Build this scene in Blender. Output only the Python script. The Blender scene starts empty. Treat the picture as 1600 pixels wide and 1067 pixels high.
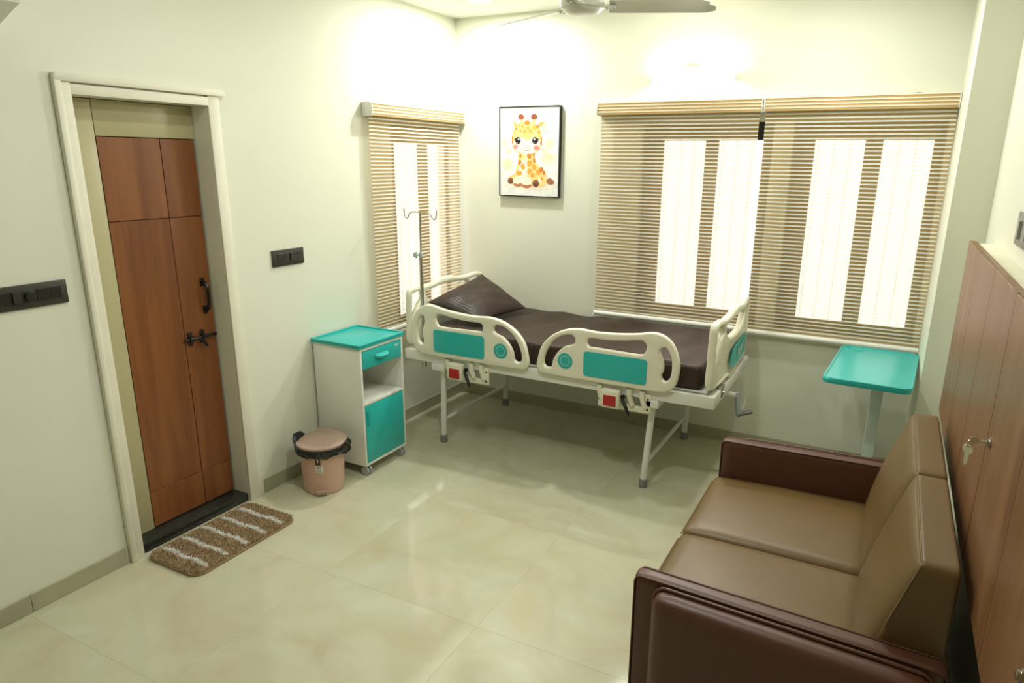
import bpy, bmesh, math, random
import numpy as np
from mathutils import Vector, Matrix
from mathutils.geometry import tessellate_polygon
random.seed(7)
rng = np.random.default_rng(7)
PI = math.pi
S = bpy.context.scene
COL = S.collection
S.view_settings.view_transform = 'Standard'
S.view_settings.look = 'None'
S.view_settings.gamma = 1.0
S.view_settings.use_curve_mapping = False
S.view_settings.exposure = 0.2

# ---------------------------------------------------------------- camera
cam_d = bpy.data.cameras.new('camera')
cam = bpy.data.objects.new('camera', cam_d)
COL.objects.link(cam)
S.camera = cam
cam_d.sensor_width = 36.0
cam_d.lens = 1074.135 / 1600 * 36
cam_d.shift_x = -30.56 / 1600
cam_d.shift_y = 19.67 / 1600
cam_d.clip_start = 0.05
_y, _p, _r = [math.radians(a) for a in (27.2616, 15.69822, 0.66799)]
_f = Vector((-math.sin(_y) * math.cos(_p), math.cos(_y) * math.cos(_p), -math.sin(_p)))
_rt = Vector((math.cos(_y), math.sin(_y), 0))
_u = _rt.cross(_f)
_r2 = _rt * math.cos(_r) + _u * math.sin(_r)
_u2 = -_rt * math.sin(_r) + _u * math.cos(_r)
M = Matrix((_r2, _u2, -_f)).transposed().to_4x4()
M.translation = Vector((0, 0, 1.8))
cam.matrix_world = M

# ---------------------------------------------------------------- world: bright overcast daylight
W = bpy.data.worlds.new('world')
S.world = W
W.use_nodes = True
W.node_tree.nodes['Background'].inputs[0].default_value = (1.0, 0.915, 0.87, 1)
W.node_tree.nodes['Background'].inputs[1].default_value = 2.8

# room extents
XL, XR, YB, YF, ZC = -2.914, 0.39, 4.428, -2.4, 2.75
LAMP_W = [19, 10, 6, 15]      # ceiling downlights
TUBE_W = 13.0
LAMPS = [(-2.43, 3.96), (-0.40, 3.70), (-1.95, 2.0), (-0.95, 1.75)]

# ================================================================ helpers
def lin(c):
    r = []
    for v in c:
        v = v / 255.0
        r.append(v / 12.92 if v <= 0.04045 else ((v + 0.055) / 1.055) ** 2.4)
    return (r[0], r[1], r[2], 1)

_mats = {}
def mat(name, rgb, rough=0.5, metal=0.0, spec=0.5, var=0.04, scale=6.0, stretch=(1, 1, 1),
        bump=0.0, bscale=60.0, emit=None, estr=0.0, coat=0.0, coords='Object'):
    if name in _mats: return _mats[name]
    m = bpy.data.materials.new(name)
    m.use_nodes = True
    nt = m.node_tree
    b = nt.nodes['Principled BSDF']
    L = nt.links.new
    tc = nt.nodes.new('ShaderNodeTexCoord')
    mp = nt.nodes.new('ShaderNodeMapping')
    mp.inputs['Scale'].default_value = stretch
    L(tc.outputs[coords], mp.inputs[0])
    nz = nt.nodes.new('ShaderNodeTexNoise')
    nz.inputs['Scale'].default_value = scale
    nz.inputs['Detail'].default_value = 4
    L(mp.outputs[0], nz.inputs[0])
    rp = nt.nodes.new('ShaderNodeValToRGB')
    c = lin(rgb)
    rp.color_ramp.elements[0].color = tuple(x * (1 - var * 1.6) for x in c[:3]) + (1,)
    rp.color_ramp.elements[0].position = 0.3
    rp.color_ramp.elements[1].color = tuple(min(1, x * (1 + var * 1.6)) for x in c[:3]) + (1,)
    rp.color_ramp.elements[1].position = 0.7
    L(nz.outputs[0], rp.inputs[0])
    L(rp.outputs[0], b.inputs['Base Color'])
    b.inputs['Roughness'].default_value = rough
    b.inputs['Metallic'].default_value = metal
    b.inputs['Specular IOR Level'].default_value = spec
    b.inputs['Coat Weight'].default_value = coat
    if bump:
        n2 = nt.nodes.new('ShaderNodeTexNoise')
        n2.inputs['Scale'].default_value = bscale
        n2.inputs['Detail'].default_value = 3
        L(mp.outputs[0], n2.inputs[0])
        bp = nt.nodes.new('ShaderNodeBump')
        bp.inputs['Strength'].default_value = bump
        bp.inputs['Distance'].default_value = 0.01
        L(n2.outputs[0], bp.inputs['Height'])
        L(bp.outputs[0], b.inputs['Normal'])
    if emit:
        b.inputs['Emission Color'].default_value = lin(emit)
        b.inputs['Emission Strength'].default_value = estr
    _mats[name] = m
    return m

def wood(name, rgb, dark, rough=0.4, along='Z'):
    m = bpy.data.materials.new(name); m.use_nodes = True
    nt = m.node_tree; L = nt.links.new; b = nt.nodes['Principled BSDF']
    tc = nt.nodes.new('ShaderNodeTexCoord'); mp = nt.nodes.new('ShaderNodeMapping')
    oi = nt.nodes.new('ShaderNodeObjectInfo')
    mul = nt.nodes.new('ShaderNodeMath'); mul.operation = 'MULTIPLY'; mul.inputs[1].default_value = 17.0
    L(oi.outputs['Random'], mul.inputs[0])
    L(tc.outputs['Object'], mp.inputs[0]); L(mul.outputs[0], mp.inputs['Location'])
    mp.inputs['Scale'].default_value = (9, 9, 0.55) if along == 'Z' else (9, 0.55, 9)
    n1 = nt.nodes.new('ShaderNodeTexNoise'); n1.inputs['Scale'].default_value = 1.3; n1.inputs['Detail'].default_value = 6
    n1.inputs['Distortion'].default_value = 0.6
    n2 = nt.nodes.new('ShaderNodeTexNoise'); n2.inputs['Scale'].default_value = 12; n2.inputs['Detail'].default_value = 3
    L(mp.outputs[0], n1.inputs[0]); L(mp.outputs[0], n2.inputs[0])
    mx = nt.nodes.new('ShaderNodeMath'); mx.operation = 'MULTIPLY_ADD'; mx.inputs[1].default_value = 0.25
    L(n2.outputs[0], mx.inputs[0]); L(n1.outputs[0], mx.inputs[2])
    rp = nt.nodes.new('ShaderNodeValToRGB')
    rp.color_ramp.elements[0].position = 0.42; rp.color_ramp.elements[0].color = lin(dark)
    rp.color_ramp.elements[1].position = 0.85; rp.color_ramp.elements[1].color = lin(rgb)
    L(mx.outputs[0], rp.inputs[0]); L(rp.outputs[0], b.inputs['Base Color'])
    b.inputs['Roughness'].default_value = rough
    return m

def new_mesh(name, verts, faces, smooth=False):
    me = bpy.data.meshes.new(name)
    me.from_pydata([tuple(v) for v in verts], [], faces)
    me.update()
    if smooth:
        me.polygons.foreach_set('use_smooth', [True] * len(me.polygons))
    return me

ORG = {}
def org(o):
    return ORG.get(o.name, Vector((0, 0, 0))) if o else Vector((0, 0, 0))

def obj(name, me, m=None, parent=None, base=None):
    """link mesh (built in world coordinates) as one object; parts share the origin of their thing"""
    if isinstance(me, bmesh.types.BMesh):
        bm = me
        me = bpy.data.meshes.new(name)
        bm.normal_update()
        bm.to_mesh(me); bm.free()
    o = bpy.data.objects.new(name, me)
    COL.objects.link(o)
    g = org(parent) if parent else Vector(base if base else (0, 0, 0))
    if g.length: me.transform(Matrix.Translation(-g))
    ORG[o.name] = g
    if parent: o.parent = parent
    else: o.location = g
    if m:
        for x in (m if isinstance(m, (list, tuple)) else [m]): me.materials.append(x)
    return o

def thing(name, label, cat, base, group=None):
    o = bpy.data.objects.new(name, None)
    o.empty_display_size = 0.1
    COL.objects.link(o)
    o.location = base; ORG[o.name] = Vector(base)
    o['label'] = label; o['category'] = cat
    if group: o['group'] = group
    return o

def tag(o, label, cat, group=None):
    o['label'] = label; o['category'] = cat
    if group: o['group'] = group
    return o

def struct(o):
    o['kind'] = 'structure'; return o

def shade(me_or_o, ang=40):
    me = me_or_o.data if hasattr(me_or_o, 'data') else me_or_o
    me.polygons.foreach_set('use_smooth', [True] * len(me.polygons))
    try: me.set_sharp_from_angle(angle=math.radians(ang))
    except Exception: pass
    return me_or_o

def BM(): return bmesh.new()

def box(bm, x0, x1, y0, y1, z0, z1, bev=0.0, seg=2, mi=0):
    r = bmesh.ops.create_cube(bm, size=1)
    vs = r['verts']
    for v in vs:
        v.co = Vector(((x0 + x1) / 2 + v.co.x * (x1 - x0), (y0 + y1) / 2 + v.co.y * (y1 - y0), (z0 + z1) / 2 + v.co.z * (z1 - z0)))
    fs = set(f for v in vs for f in v.link_faces)
    for f in fs: f.material_index = mi
    if bev > 0:
        es = list(set(e for v in vs for e in v.link_edges))
        bmesh.ops.bevel(bm, geom=es, offset=bev, segments=seg, affect='EDGES', profile=0.5)
    return bm

def boxo(name, b, m, parent=None, bev=0.0, base=None, seg=2):
    bm = BM(); box(bm, *b, bev=bev, seg=seg)
    o = obj(name, bm, m, parent, base)
    if bev: shade(o)
    return o

def frame_axes(d):
    d = d.normalized()
    a = Vector((0, 0, 1)) if abs(d.z) < 0.9 else Vector((1, 0, 0))
    x = d.cross(a).normalized(); y = d.cross(x).normalized()
    return x, y

def tube(bm, pts, r, n=10, cap=True, mi=0):
    """swept round tube along points, r constant or list"""
    P = [Vector(p) for p in pts]
    R = r if isinstance(r, (list, tuple)) else [r] * len(P)
    rings = []
    px = None
    for i, p in enumerate(P):
        d = (P[min(i + 1, len(P) - 1)] - P[max(i - 1, 0)])
        if px is None: x, y = frame_axes(d)
        else:
            dn = d.normalized(); x = (px - dn * px.dot(dn)).normalized(); y = dn.cross(x).normalized()
        px = x
        rings.append([bm.verts.new(p + (x * math.cos(2 * PI * k / n) + y * math.sin(2 * PI * k / n)) * R[i]) for k in range(n)])
    for a, b in zip(rings, rings[1:]):
        for k in range(n):
            f = bm.faces.new((a[k], a[(k + 1) % n], b[(k + 1) % n], b[k])); f.material_index = mi
    if cap:
        f = bm.faces.new(rings[0][::-1]); f.material_index = mi
        f = bm.faces.new(rings[-1]); f.material_index = mi
    bmesh.ops.recalc_face_normals(bm, faces=bm.faces[:])
    return bm

def tubeo(name, pts, r, m, parent=None, n=12, base=None):
    bm = BM(); tube(bm, pts, r, n)
    return shade(obj(name, bm, m, parent, base), 50)

def lathe(bm, prof, c, n=32, axis='Z', mi=0, cap=True):
    c = Vector(c); rings = []
    for r, h in prof:
        ring = []
        for k in range(n):
            a = 2 * PI * k / n
            if axis == 'Z': v = Vector((r * math.cos(a), r * math.sin(a), h))
            elif axis == 'X': v = Vector((h, r * math.cos(a), r * math.sin(a)))
            else: v = Vector((r * math.sin(a), h, r * math.cos(a)))
            ring.append(bm.verts.new(c + v))
        rings.append(ring)
    for a, b in zip(rings, rings[1:]):
        for k in range(n):
            f = bm.faces.new((a[k], a[(k + 1) % n], b[(k + 1) % n], b[k])); f.material_index = mi
    if cap:
        for rg in (rings[0][::-1], rings[-1]):
            f = bm.faces.new(rg); f.material_index = mi
    bmesh.ops.recalc_face_normals(bm, faces=bm.faces[:])
    return bm

def catmull(pts, sub=6, closed=True):
    out = []; n = len(pts)
    rngk = range(n) if closed else range(n - 1)
    for i in rngk:
        if closed: p = [pts[(i + k - 1) % n] for k in range(4)]
        else: p = [pts[max(0, min(n - 1, i + k - 1))] for k in range(4)]
        for s in range(sub):
            t = s / sub
            out.append(tuple(0.5 * ((2 * p[1][j]) + (-p[0][j] + p[2][j]) * t + (2 * p[0][j] - 5 * p[1][j] + 4 * p[2][j] - p[3][j]) * t * t
                      + (-p[0][j] + 3 * p[1][j] - 3 * p[2][j] + p[3][j]) * t ** 3) for j in range(len(pts[0]))))
    if not closed: out.append(tuple(pts[-1]))
    return out

def plate(name, loops, depth, bev, fn, m, parent=None, base=None, bres=3):
    """moulded plate with holes: loops of 2D points, extruded and rounded, mapped to the world by fn(u, v, w)"""
    cu = bpy.data.curves.new(name, 'CURVE')
    cu.dimensions = '2D'; cu.fill_mode = 'BOTH'
    cu.extrude = max(0.0001, depth / 2 - bev); cu.bevel_depth = bev; cu.bevel_resolution = bres
    cu.offset = -bev
    for lp in loops:
        sp = cu.splines.new('POLY'); sp.points.add(len(lp) - 1)
        for q, (a, b) in zip(sp.points, lp): q.co = (a, b, 0, 1)
        sp.use_cyclic_u = True
    t = bpy.data.objects.new('tmp', cu); COL.objects.link(t)
    dg = bpy.context.evaluated_depsgraph_get(); dg.update()
    me = bpy.data.meshes.new_from_object(t.evaluated_get(dg))
    bpy.data.objects.remove(t); bpy.data.curves.remove(cu)
    me.materials.clear()
    for v in me.vertices: v.co = Vector(fn(v.co.x, v.co.y, v.co.z))
    bm = BM(); bm.from_mesh(me); bmesh.ops.remove_doubles(bm, verts=bm.verts[:], dist=1e-5)
    bmesh.ops.recalc_face_normals(bm, faces=bm.faces[:])
    o = obj(name, bm, m, parent, base)
    return shade(o, 35)

def rbox(lo, hi, r, cuts=10, fn=None):
    """rounded cushion block; fn(Vector p, Vector u) may deform, u in [-1,1]^3"""
    lo, hi = Vector(lo), Vector(hi); c = (lo + hi) / 2; h = (hi - lo) / 2
    bm = BM()
    bmesh.ops.create_cube(bm, size=2)
    bmesh.ops.subdivide_edges(bm, edges=bm.edges[:], cuts=cuts, use_grid_fill=True)
    for v in bm.verts:
        u = Vector([math.sin(PI / 2 * max(-1, min(1, a))) for a in v.co])
        p = Vector((u.x * h.x, u.y * h.y, u.z * h.z))
        q = Vector([max(-(h[i] - r), min(h[i] - r, p[i])) for i in range(3)])
        d = p - q
        if d.length > 1e-9: p = q + d.normalized() * r
        p = p + c
        if fn: p = fn(p, u)
        v.co = p
    return bm

def rboxo(name, lo, hi, r, m, parent=None, cuts=10, fn=None, base=None):
    return shade(obj(name, rbox(lo, hi, r, cuts, fn), m, parent, base), 60)

def flat(bm, pts3, mi=0):
    vs = [bm.verts.new(p) for p in pts3]
    f = bm.faces.new(vs); f.material_index = mi
    return f

def rrect(u0, u1, v0, v1, r, n=5):
    out = []
    for cx, cy, a0 in ((u1 - r, v1 - r, 0), (u0 + r, v1 - r, 90), (u0 + r, v0 + r, 180), (u1 - r, v0 + r, 270)):
        for k in range(n + 1):
            a = math.radians(a0 + 90 * k / n)
            out.append((cx + r * math.cos(a), cy + r * math.sin(a)))
    return out

def circ(cx, cy, r, n=28, ry=None):
    return [(cx + r * math.cos(2 * PI * k / n), cy + (ry or r) * math.sin(2 * PI * k / n)) for k in range(n)]

# ================================================================ materials
wall_m = mat('wall_paint', (228, 228, 210), rough=0.55, var=0.012, scale=1.2, bump=0.03, bscale=25, spec=0.3)
ceil_m = mat('ceiling_paint', (232, 231, 220), rough=0.7, var=0.01, scale=1.5)
trim_m = mat('trim_paint', (230, 226, 206), rough=0.5, var=0.02, scale=8, bump=0.06, bscale=30)
skirt_m = mat('skirting_tile', (172, 168, 140), rough=0.25, var=0.05, scale=5)
olive_m = mat('olive_laminate', (180, 172, 132), rough=0.4, var=0.015, scale=4)
granite_m = mat('black_granite', (40, 44, 38), rough=0.3, var=0.5, scale=90)
door_wood = wood('door_veneer', (144, 89, 46), (112, 62, 28), 0.36)
cab_wood = wood('cabinet_veneer', (140, 100, 64), (114, 74, 42), 0.4)
groove_m = mat('dark_groove', (48, 28, 16), rough=0.8)
black_m = mat('black_metal', (26, 25, 24), rough=0.35, metal=0.3, var=0.1)
plate_m = mat('charcoal_plastic', (52, 52, 46), rough=0.35, var=0.05)
module_m = mat('dark_module', (38, 38, 33), rough=0.3, var=0.05)
grey_plate_m = mat('grey_plate', (122, 116, 104), rough=0.35, var=0.03)
grey_mod_m = mat('grey_module', (150, 146, 134), rough=0.4, var=0.03)
white_m = mat('white_enamel', (232, 232, 222), rough=0.3, var=0.015, coat=0.1)
abs_m = mat('cream_abs', (232, 229, 206), rough=0.32, var=0.012, coat=0.1)
teal_m = mat('teal_laminate', (44, 180, 174), rough=0.3, var=0.02)
teal_d = mat('teal_dark', (20, 140, 128), rough=0.4)
pale_teal = mat('pale_teal_print', (170, 214, 196), rough=0.5)
grey_rub = mat('grey_rubber', (140, 140, 134), rough=0.6)
chrome_m = mat('steel', (190, 188, 180), rough=0.25, metal=1.0, var=0.03)
red_m = mat('red_label', (178, 30, 26), rough=0.5)
alum_m = mat('black_aluminium', (30, 30, 30), rough=0.45, metal=0.2)
blind_white = None
liner_m = mat('black_liner', (18, 18, 17), rough=0.28, var=0.2, scale=30)
bin_m = mat('pink_bin_plastic', (204, 168, 148), rough=0.4, var=0.015)
lid_m = mat('mauve_lid_plastic', (172, 146, 130), rough=0.4, var=0.02)
maroon_m = mat('maroon_tag', (70, 34, 30), rough=0.4)
paper_m = mat('paper', (232, 230, 220), rough=0.7)
ink_m = mat('grey_ink', (110, 110, 106), rough=0.8)
seat_m = mat('tan_leather', (108, 84, 46), rough=0.42, var=0.03, scale=3, bump=0.05, bscale=180)
arm_m = mat('brown_leather', (86, 50, 34), rough=0.42, var=0.05, scale=3, bump=0.05, bscale=180)
stitch_m = mat('stitch_thread', (150, 132, 98), rough=0.8)
cream_m = mat('cream_carcass', (228, 224, 200), rough=0.6)

def fabric_mat(name, rgb, trans, transl):
    """woven blind cloth: diffuse + light passing through the weave"""
    m = bpy.data.materials.new(name); m.use_nodes = True
    nt = m.node_tree; L = nt.links.new
    for n in list(nt.nodes): nt.nodes.remove(n)
    out = nt.nodes.new('ShaderNodeOutputMaterial')
    d = nt.nodes.new('ShaderNodeBsdfDiffuse'); t = nt.nodes.new('ShaderNodeBsdfTranslucent'); tr = nt.nodes.new('ShaderNodeBsdfTransparent')
    tc = nt.nodes.new('ShaderNodeTexCoord'); nz = nt.nodes.new('ShaderNodeTexNoise'); mp = nt.nodes.new('ShaderNodeMapping')
    mp.inputs['Scale'].default_value = (12, 12, 90)
    L(tc.outputs['Object'], mp.inputs[0]); L(mp.outputs[0], nz.inputs[0]); nz.inputs['Scale'].default_value = 2.0
    rp = nt.nodes.new('ShaderNodeValToRGB'); c = lin(rgb)
    rp.color_ramp.elements[0].color = tuple(x * 0.88 for x in c[:3]) + (1,); rp.color_ramp.elements[0].position = 0.3
    rp.color_ramp.elements[1].color = tuple(min(1, x * 1.1) for x in c[:3]) + (1,); rp.color_ramp.elements[1].position = 0.7
    L(nz.outputs[0], rp.inputs[0]); L(rp.outputs[0], d.inputs[0]); L(rp.outputs[0], t.inputs[0])
    tr.inputs[0].default_value = tuple(0.62 + 0.38 * x for x in c[:3]) + (1,)
    m1 = nt.nodes.new('ShaderNodeMixShader'); m1.inputs[0].default_value = transl
    L(d.outputs[0], m1.inputs[1]); L(t.outputs[0], m1.inputs[2])
    m2 = nt.nodes.new('ShaderNodeMixShader'); m2.inputs[0].default_value = trans
    L(m1.outputs[0], m2.inputs[1]); L(tr.outputs[0], m2.inputs[2])
    L(m2.outputs[0], out.inputs[0])
    return m
blind_white = fabric_mat('blind_white_band', (252, 250, 240), 0.15, 0.20)
blind_tan = fabric_mat('blind_tan_band', (196, 164, 98), 0.46, 0.3)
band_white = mat('cassette_white_band', (238, 232, 210), rough=0.6)
band_tan = mat('cassette_tan_band', (196, 162, 104), rough=0.7, var=0.08, scale=20, stretch=(3, 3, 30))

def glass_mat():
    m = bpy.data.materials.new('window_glass'); m.use_nodes = True
    nt = m.node_tree; L = nt.links.new; b = nt.nodes['Principled BSDF']
    b.inputs['Base Color'].default_value = (0.93, 0.96, 0.97, 1)
    b.inputs['Roughness'].default_value = 0.02; b.inputs['IOR'].default_value = 1.02
    b.inputs['Transmission Weight'].default_value = 1.0
    return m
glass_m = glass_mat()

def floor_mat():
    m = bpy.data.materials.new('polished_floor_tile'); m.use_nodes = True
    nt = m.node_tree; L = nt.links.new; b = nt.nodes['Principled BSDF']
    g = nt.nodes.new('ShaderNodeNewGeometry'); oi = nt.nodes.new('ShaderNodeObjectInfo')
    ad = nt.nodes.new('ShaderNodeVectorMath'); ad.operation = 'ADD'
    mu = nt.nodes.new('ShaderNodeMath'); mu.operation = 'MULTIPLY'; mu.inputs[1].default_value = 31
    L(oi.outputs['Random'], mu.inputs[0]); L(g.outputs['Position'], ad.inputs[0]); L(mu.outputs[0], ad.inputs[1])
    n1 = nt.nodes.new('ShaderNodeTexNoise'); n1.inputs['Scale'].default_value = 2.6; n1.inputs['Detail'].default_value = 8
    n1.inputs['Roughness'].default_value = 0.62; n1.inputs['Distortion'].default_value = 1.0
    L(ad.outputs[0], n1.inputs[0])
    rp = nt.nodes.new('ShaderNodeValToRGB')
    rp.color_ramp.elements[0].position = 0.3; rp.color_ramp.elements[0].color = lin((188, 181, 150))
    rp.color_ramp.elements[1].position = 0.68; rp.color_ramp.elements[1].color = lin((200, 199, 174))
    e = rp.color_ramp.elements.new(0.5); e.color = lin((195, 191, 163))
    L(n1.outputs[0], rp.inputs[0])
    hv = nt.nodes.new('ShaderNodeHueSaturation')
    ma = nt.nodes.new('ShaderNodeMath'); ma.operation = 'MULTIPLY_ADD'; ma.inputs[1].default_value = 0.025; ma.inputs[2].default_value = 0.99
    L(oi.outputs['Random'], ma.inputs[0]); L(ma.outputs[0], hv.inputs['Value'])
    L(rp.outputs[0], hv.inputs['Color']); L(hv.outputs[0], b.inputs['Base Color'])
    b.inputs['Roughness'].default_value = 0.09; b.inputs['Specular IOR Level'].default_value = 0.5
    return m
tile_m = floor_mat()
grout_m = mat('floor_grout', (192, 186, 160), rough=0.5)

def sheet_mat():
    m = bpy.data.materials.new('brown_satin_stripe'); m.use_nodes = True
    nt = m.node_tree; L = nt.links.new; b = nt.nodes['Principled BSDF']
    tc = nt.nodes.new('ShaderNodeTexCoord'); mp = nt.nodes.new('ShaderNodeMapping')
    L(tc.outputs['Object'], mp.inputs[0])
    wv = nt.nodes.new('ShaderNodeTexWave'); wv.wave_type = 'BANDS'; wv.bands_direction = 'Y'
    wv.inputs['Scale'].default_value = 16; wv.inputs['Distortion'].default_value = 0.3
    L(mp.outputs[0], wv.inputs[0])
    rp = nt.nodes.new('ShaderNodeValToRGB')
    rp.color_ramp.elements[0].position = 0.45; rp.color_ramp.elements[0].color = lin((44, 31, 24))
    rp.color_ramp.elements[1].position = 0.55; rp.color_ramp.elements[1].color = lin((56, 41, 32))
    L(wv.outputs[0], rp.inputs[0]); L(rp.outputs[0], b.inputs['Base Color'])
    r2 = nt.nodes.new('ShaderNodeMapRange'); r2.inputs[3].default_value = 0.62; r2.inputs[4].default_value = 0.42
    L(wv.outputs[0], r2.inputs[0]); L(r2.outputs[0], b.inputs['Roughness'])
    nz = nt.nodes.new('ShaderNodeTexNoise'); nz.inputs['Scale'].default_value = 5; nz.inputs['Detail'].default_value = 3
    L(tc.outputs['Object'], nz.inputs[0])
    bp = nt.nodes.new('ShaderNodeBump'); bp.inputs['Strength'].default_value = 0.25; bp.inputs['Distance'].default_value = 0.03
    L(nz.outputs[0], bp.inputs['Height']); L(bp.outputs[0], b.inputs['Normal'])
    b.inputs['Specular IOR Level'].default_value = 0.35
    return m
sheet_m = sheet_mat()

# ================================================================ room shell
fl = BM(); box(fl, XL - .2, XR + .2, YF - .2, YB + .2, -0.12, -0.002)
floor = struct(obj('floor', fl, grout_m))
xs = [-1.264 + .8 * k for k in range(-3, 4)]; ys = [2.0 + .8 * k for k in range(-4, 5)]
for i in range(len(xs) - 1):
    for j in range(len(ys) - 1):
        a0, a1, b0, b1 = max(xs[i], XL), min(xs[i + 1], XR), max(ys[j], YF), min(ys[j + 1], YB)
        if a1 - a0 < .02 or b1 - b0 < .02: continue
        bm = BM(); g = .00015
        box(bm, a0 + g, a1 - g, b0 + g, b1 - g, -0.008, 0, bev=.0003, seg=1)
        obj('floor_tile', bm, tile_m, floor)

struct(boxo('ceiling', (XL - .2, XR + .2, YF - .2, YB + .2, ZC, ZC + .15), ceil_m))

def wall_with_holes(name, axis, plane, thick, a0, a1, z0, z1, holes, m):
    """boxes around rectangular openings; axis 'x' = wall at x=plane spanning y; thick signed outward"""
    cuts_a = sorted({a0, a1, *[h[0] for h in holes], *[h[1] for h in holes]})
    cuts_z = sorted({z0, z1, *[h[2] for h in holes], *[h[3] for h in holes]})
    bm = BM()
    p0, p1 = min(plane, plane + thick), max(plane, plane + thick)
    for i in range(len(cuts_a) - 1):
        run = None
        for j in range(len(cuts_z) - 1):
            ca, cz = (cuts_a[i] + cuts_a[i + 1]) / 2, (cuts_z[j] + cuts_z[j + 1]) / 2
            if any(h[0] < ca < h[1] and h[2] < cz < h[3] for h in holes): continue
            if axis == 'x': box(bm, p0, p1, cuts_a[i], cuts_a[i + 1], cuts_z[j], cuts_z[j + 1])
            else: box(bm, cuts_a[i], cuts_a[i + 1], p0, p1, cuts_z[j], cuts_z[j + 1])
    bmesh.ops.remove_doubles(bm, verts=bm.verts[:], dist=1e-5)
    # drop the doubled interior faces
    seen = {}
    for f in bm.faces[:]:
        k = tuple(sorted(v.index for v in f.verts)); seen.setdefault(k, []).append(f)
    bm.verts.index_update()
    seen = {}
    for f in bm.faces: seen.setdefault(tuple(sorted(v.index for v in f.verts)), []).append(f)
    dele = [f for fs in seen.values() if len(fs) > 1 for f in fs]
    bmesh.ops.delete(bm, geom=dele, context='FACES')
    bmesh.ops.recalc_face_normals(bm, faces=bm.faces[:])
    return struct(obj(name, bm, m))

LW = (3.66, 4.40, 0.66, 2.02)          # left window opening  y0,y1,z0,z1
B1 = (-1.51, -0.695, 0.80, 2.04)       # back window openings x0,x1,z0,z1
B2 = (-0.585, 0.195, 0.80, 2.04)
DO = (1.70, 2.315, 0.0, 2.03)
wall_with_holes('wall_left', 'x', XL, -.16, YF, YB, 0, ZC, [LW, DO], wall_m)
wall_with_holes('wall_back', 'y', YB, .16, XL - .16, XR + .16, 0, ZC, [B1, B2], wall_m)
struct(boxo('wall_right', (XR, XR + .16, YF, YB, 0, ZC), wall_m))
struct(boxo('wall_front', (XL - .16, XR + .16, YF - .16, YF, 0, ZC), wall_m))
struct(boxo('wall_pillar', (0.228, XR, 3.8, YB, 0, ZC), wall_m))

# skirting tiles
def skirt(name, runs, axis, plane, sgn, h=.08, t=.009):
    root = None
    for k, (a0, a1) in enumerate(runs):
        p0, p1 = sorted((plane, plane + sgn * t))
        b = (p0, p1, a0 + .0008, a1 - .0008, 0.0005, h) if axis == 'x' else (a0 + .0008, a1 - .0008, p0, p1, 0.0005, h)
        if root is None:
            base = BM()
            lo, hi = runs[0][0], runs[-1][1]
            q0, q1 = sorted((plane, plane + sgn * t * .5))
            for r in runs:
                box(base, *((q0, q1, r[0], r[1], 0.0005, h - .002) if axis == 'x' else (r[0], r[1], q0, q1, 0.0005, h - .002)))
            root = struct(obj(name, base, skirt_m))
        bm = BM(); box(bm, *b, bev=.0015, seg=1)
        obj('skirting_tile', bm, skirt_m, root)
skirt('baseboard_left', [(YF, -.38), (-.38, .42), (.42, 1.22), (1.22, 1.622), (2.42, 2.81), (2.81, 3.61), (3.61, YB)], 'x', XL, 1)
skirt('baseboard_back', [(XL + .01, -2.078), (-2.078, -1.278), (-1.278, -.478), (-.478, .226)], 'y', YB, -1)
skirt('baseboard_right', [(YF, 0), (0, .8), (.8, 1.6), (1.6, 2.4), (2.4, 3.2), (3.2, 3.795)], 'x', XR, -1)

# ---------------------------------------------------------------- door
d1 = bpy.data.objects.new('door_1', None); COL.objects.link(d1); d1.location = (XL - .1, 2.0, 0); ORG[d1.name] = Vector((XL - .1, 2.0, 0)); struct(d1)
xd = XL - .105
boxo('side_panel', (xd - .03, xd, 1.703, 1.838, .042, 2.027), olive_m, d1, bev=.001)
boxo('transom_panel', (xd - .03, xd, 1.8415, 2.312, 1.8815, 2.027), olive_m, d1, bev=.001)
leaf = boxo('door_leaf', (xd - .04, xd - .004, 1.842, 2.306, .046, 1.878), groove_m, d1)
for (a0, a1) in ((1.842, 2.128), (2.131, 2.306)):
    for (c0, c1) in ((.046, .2255), (.2275, 1.5205), (1.5235, 1.878)):
        boxo('veneer_panel', (xd - .005, xd, a0, a1, c0, c1), door_wood, leaf, bev=.0012, seg=1)
# pull handle
hb = BM()
box(hb, xd, xd + .004, 2.248, 2.272, 1.180, 1.222, bev=.001); box(hb, xd, xd + .004, 2.248, 2.272, 1.040, 1.080, bev=.001)
tube(hb, [(xd + .002, 2.26, 1.2), (xd + .022, 2.26, 1.198), (xd + .034, 2.26, 1.185), (xd + .038, 2.26, 1.165), (xd + .038, 2.26, 1.095), (xd + .034, 2.26, 1.075), (xd + .022, 2.26, 1.062), (xd + .002, 2.26, 1.06)], .0085, 8)
shade(obj('pull_handle', hb, black_m, leaf), 40)
bb = BM()
for yy in (2.155, 2.225):
    box(bb, xd, xd + .006, yy - .012, yy + .012, .895, .965, bev=.004)
    lathe(bb, [(.013, -.011), (.013, .011)], (xd + .014, yy, .93), 12, 'Y')
tube(bb, [(xd + .014, 2.12, .93), (xd + .014, 2.298, .93)], .0065, 8)
lathe(bb, [(.009, -.005), (.009, .005)], (xd + .014, 2.29, .93), 10, 'Y')
tube(bb, [(xd + .014, 2.2, .93), (xd + .03, 2.215, .905), (xd + .032, 2.225, .885)], [.006, .009, .009], 8)
shade(obj('tower_bolt', bb, black_m, leaf), 40)
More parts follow.
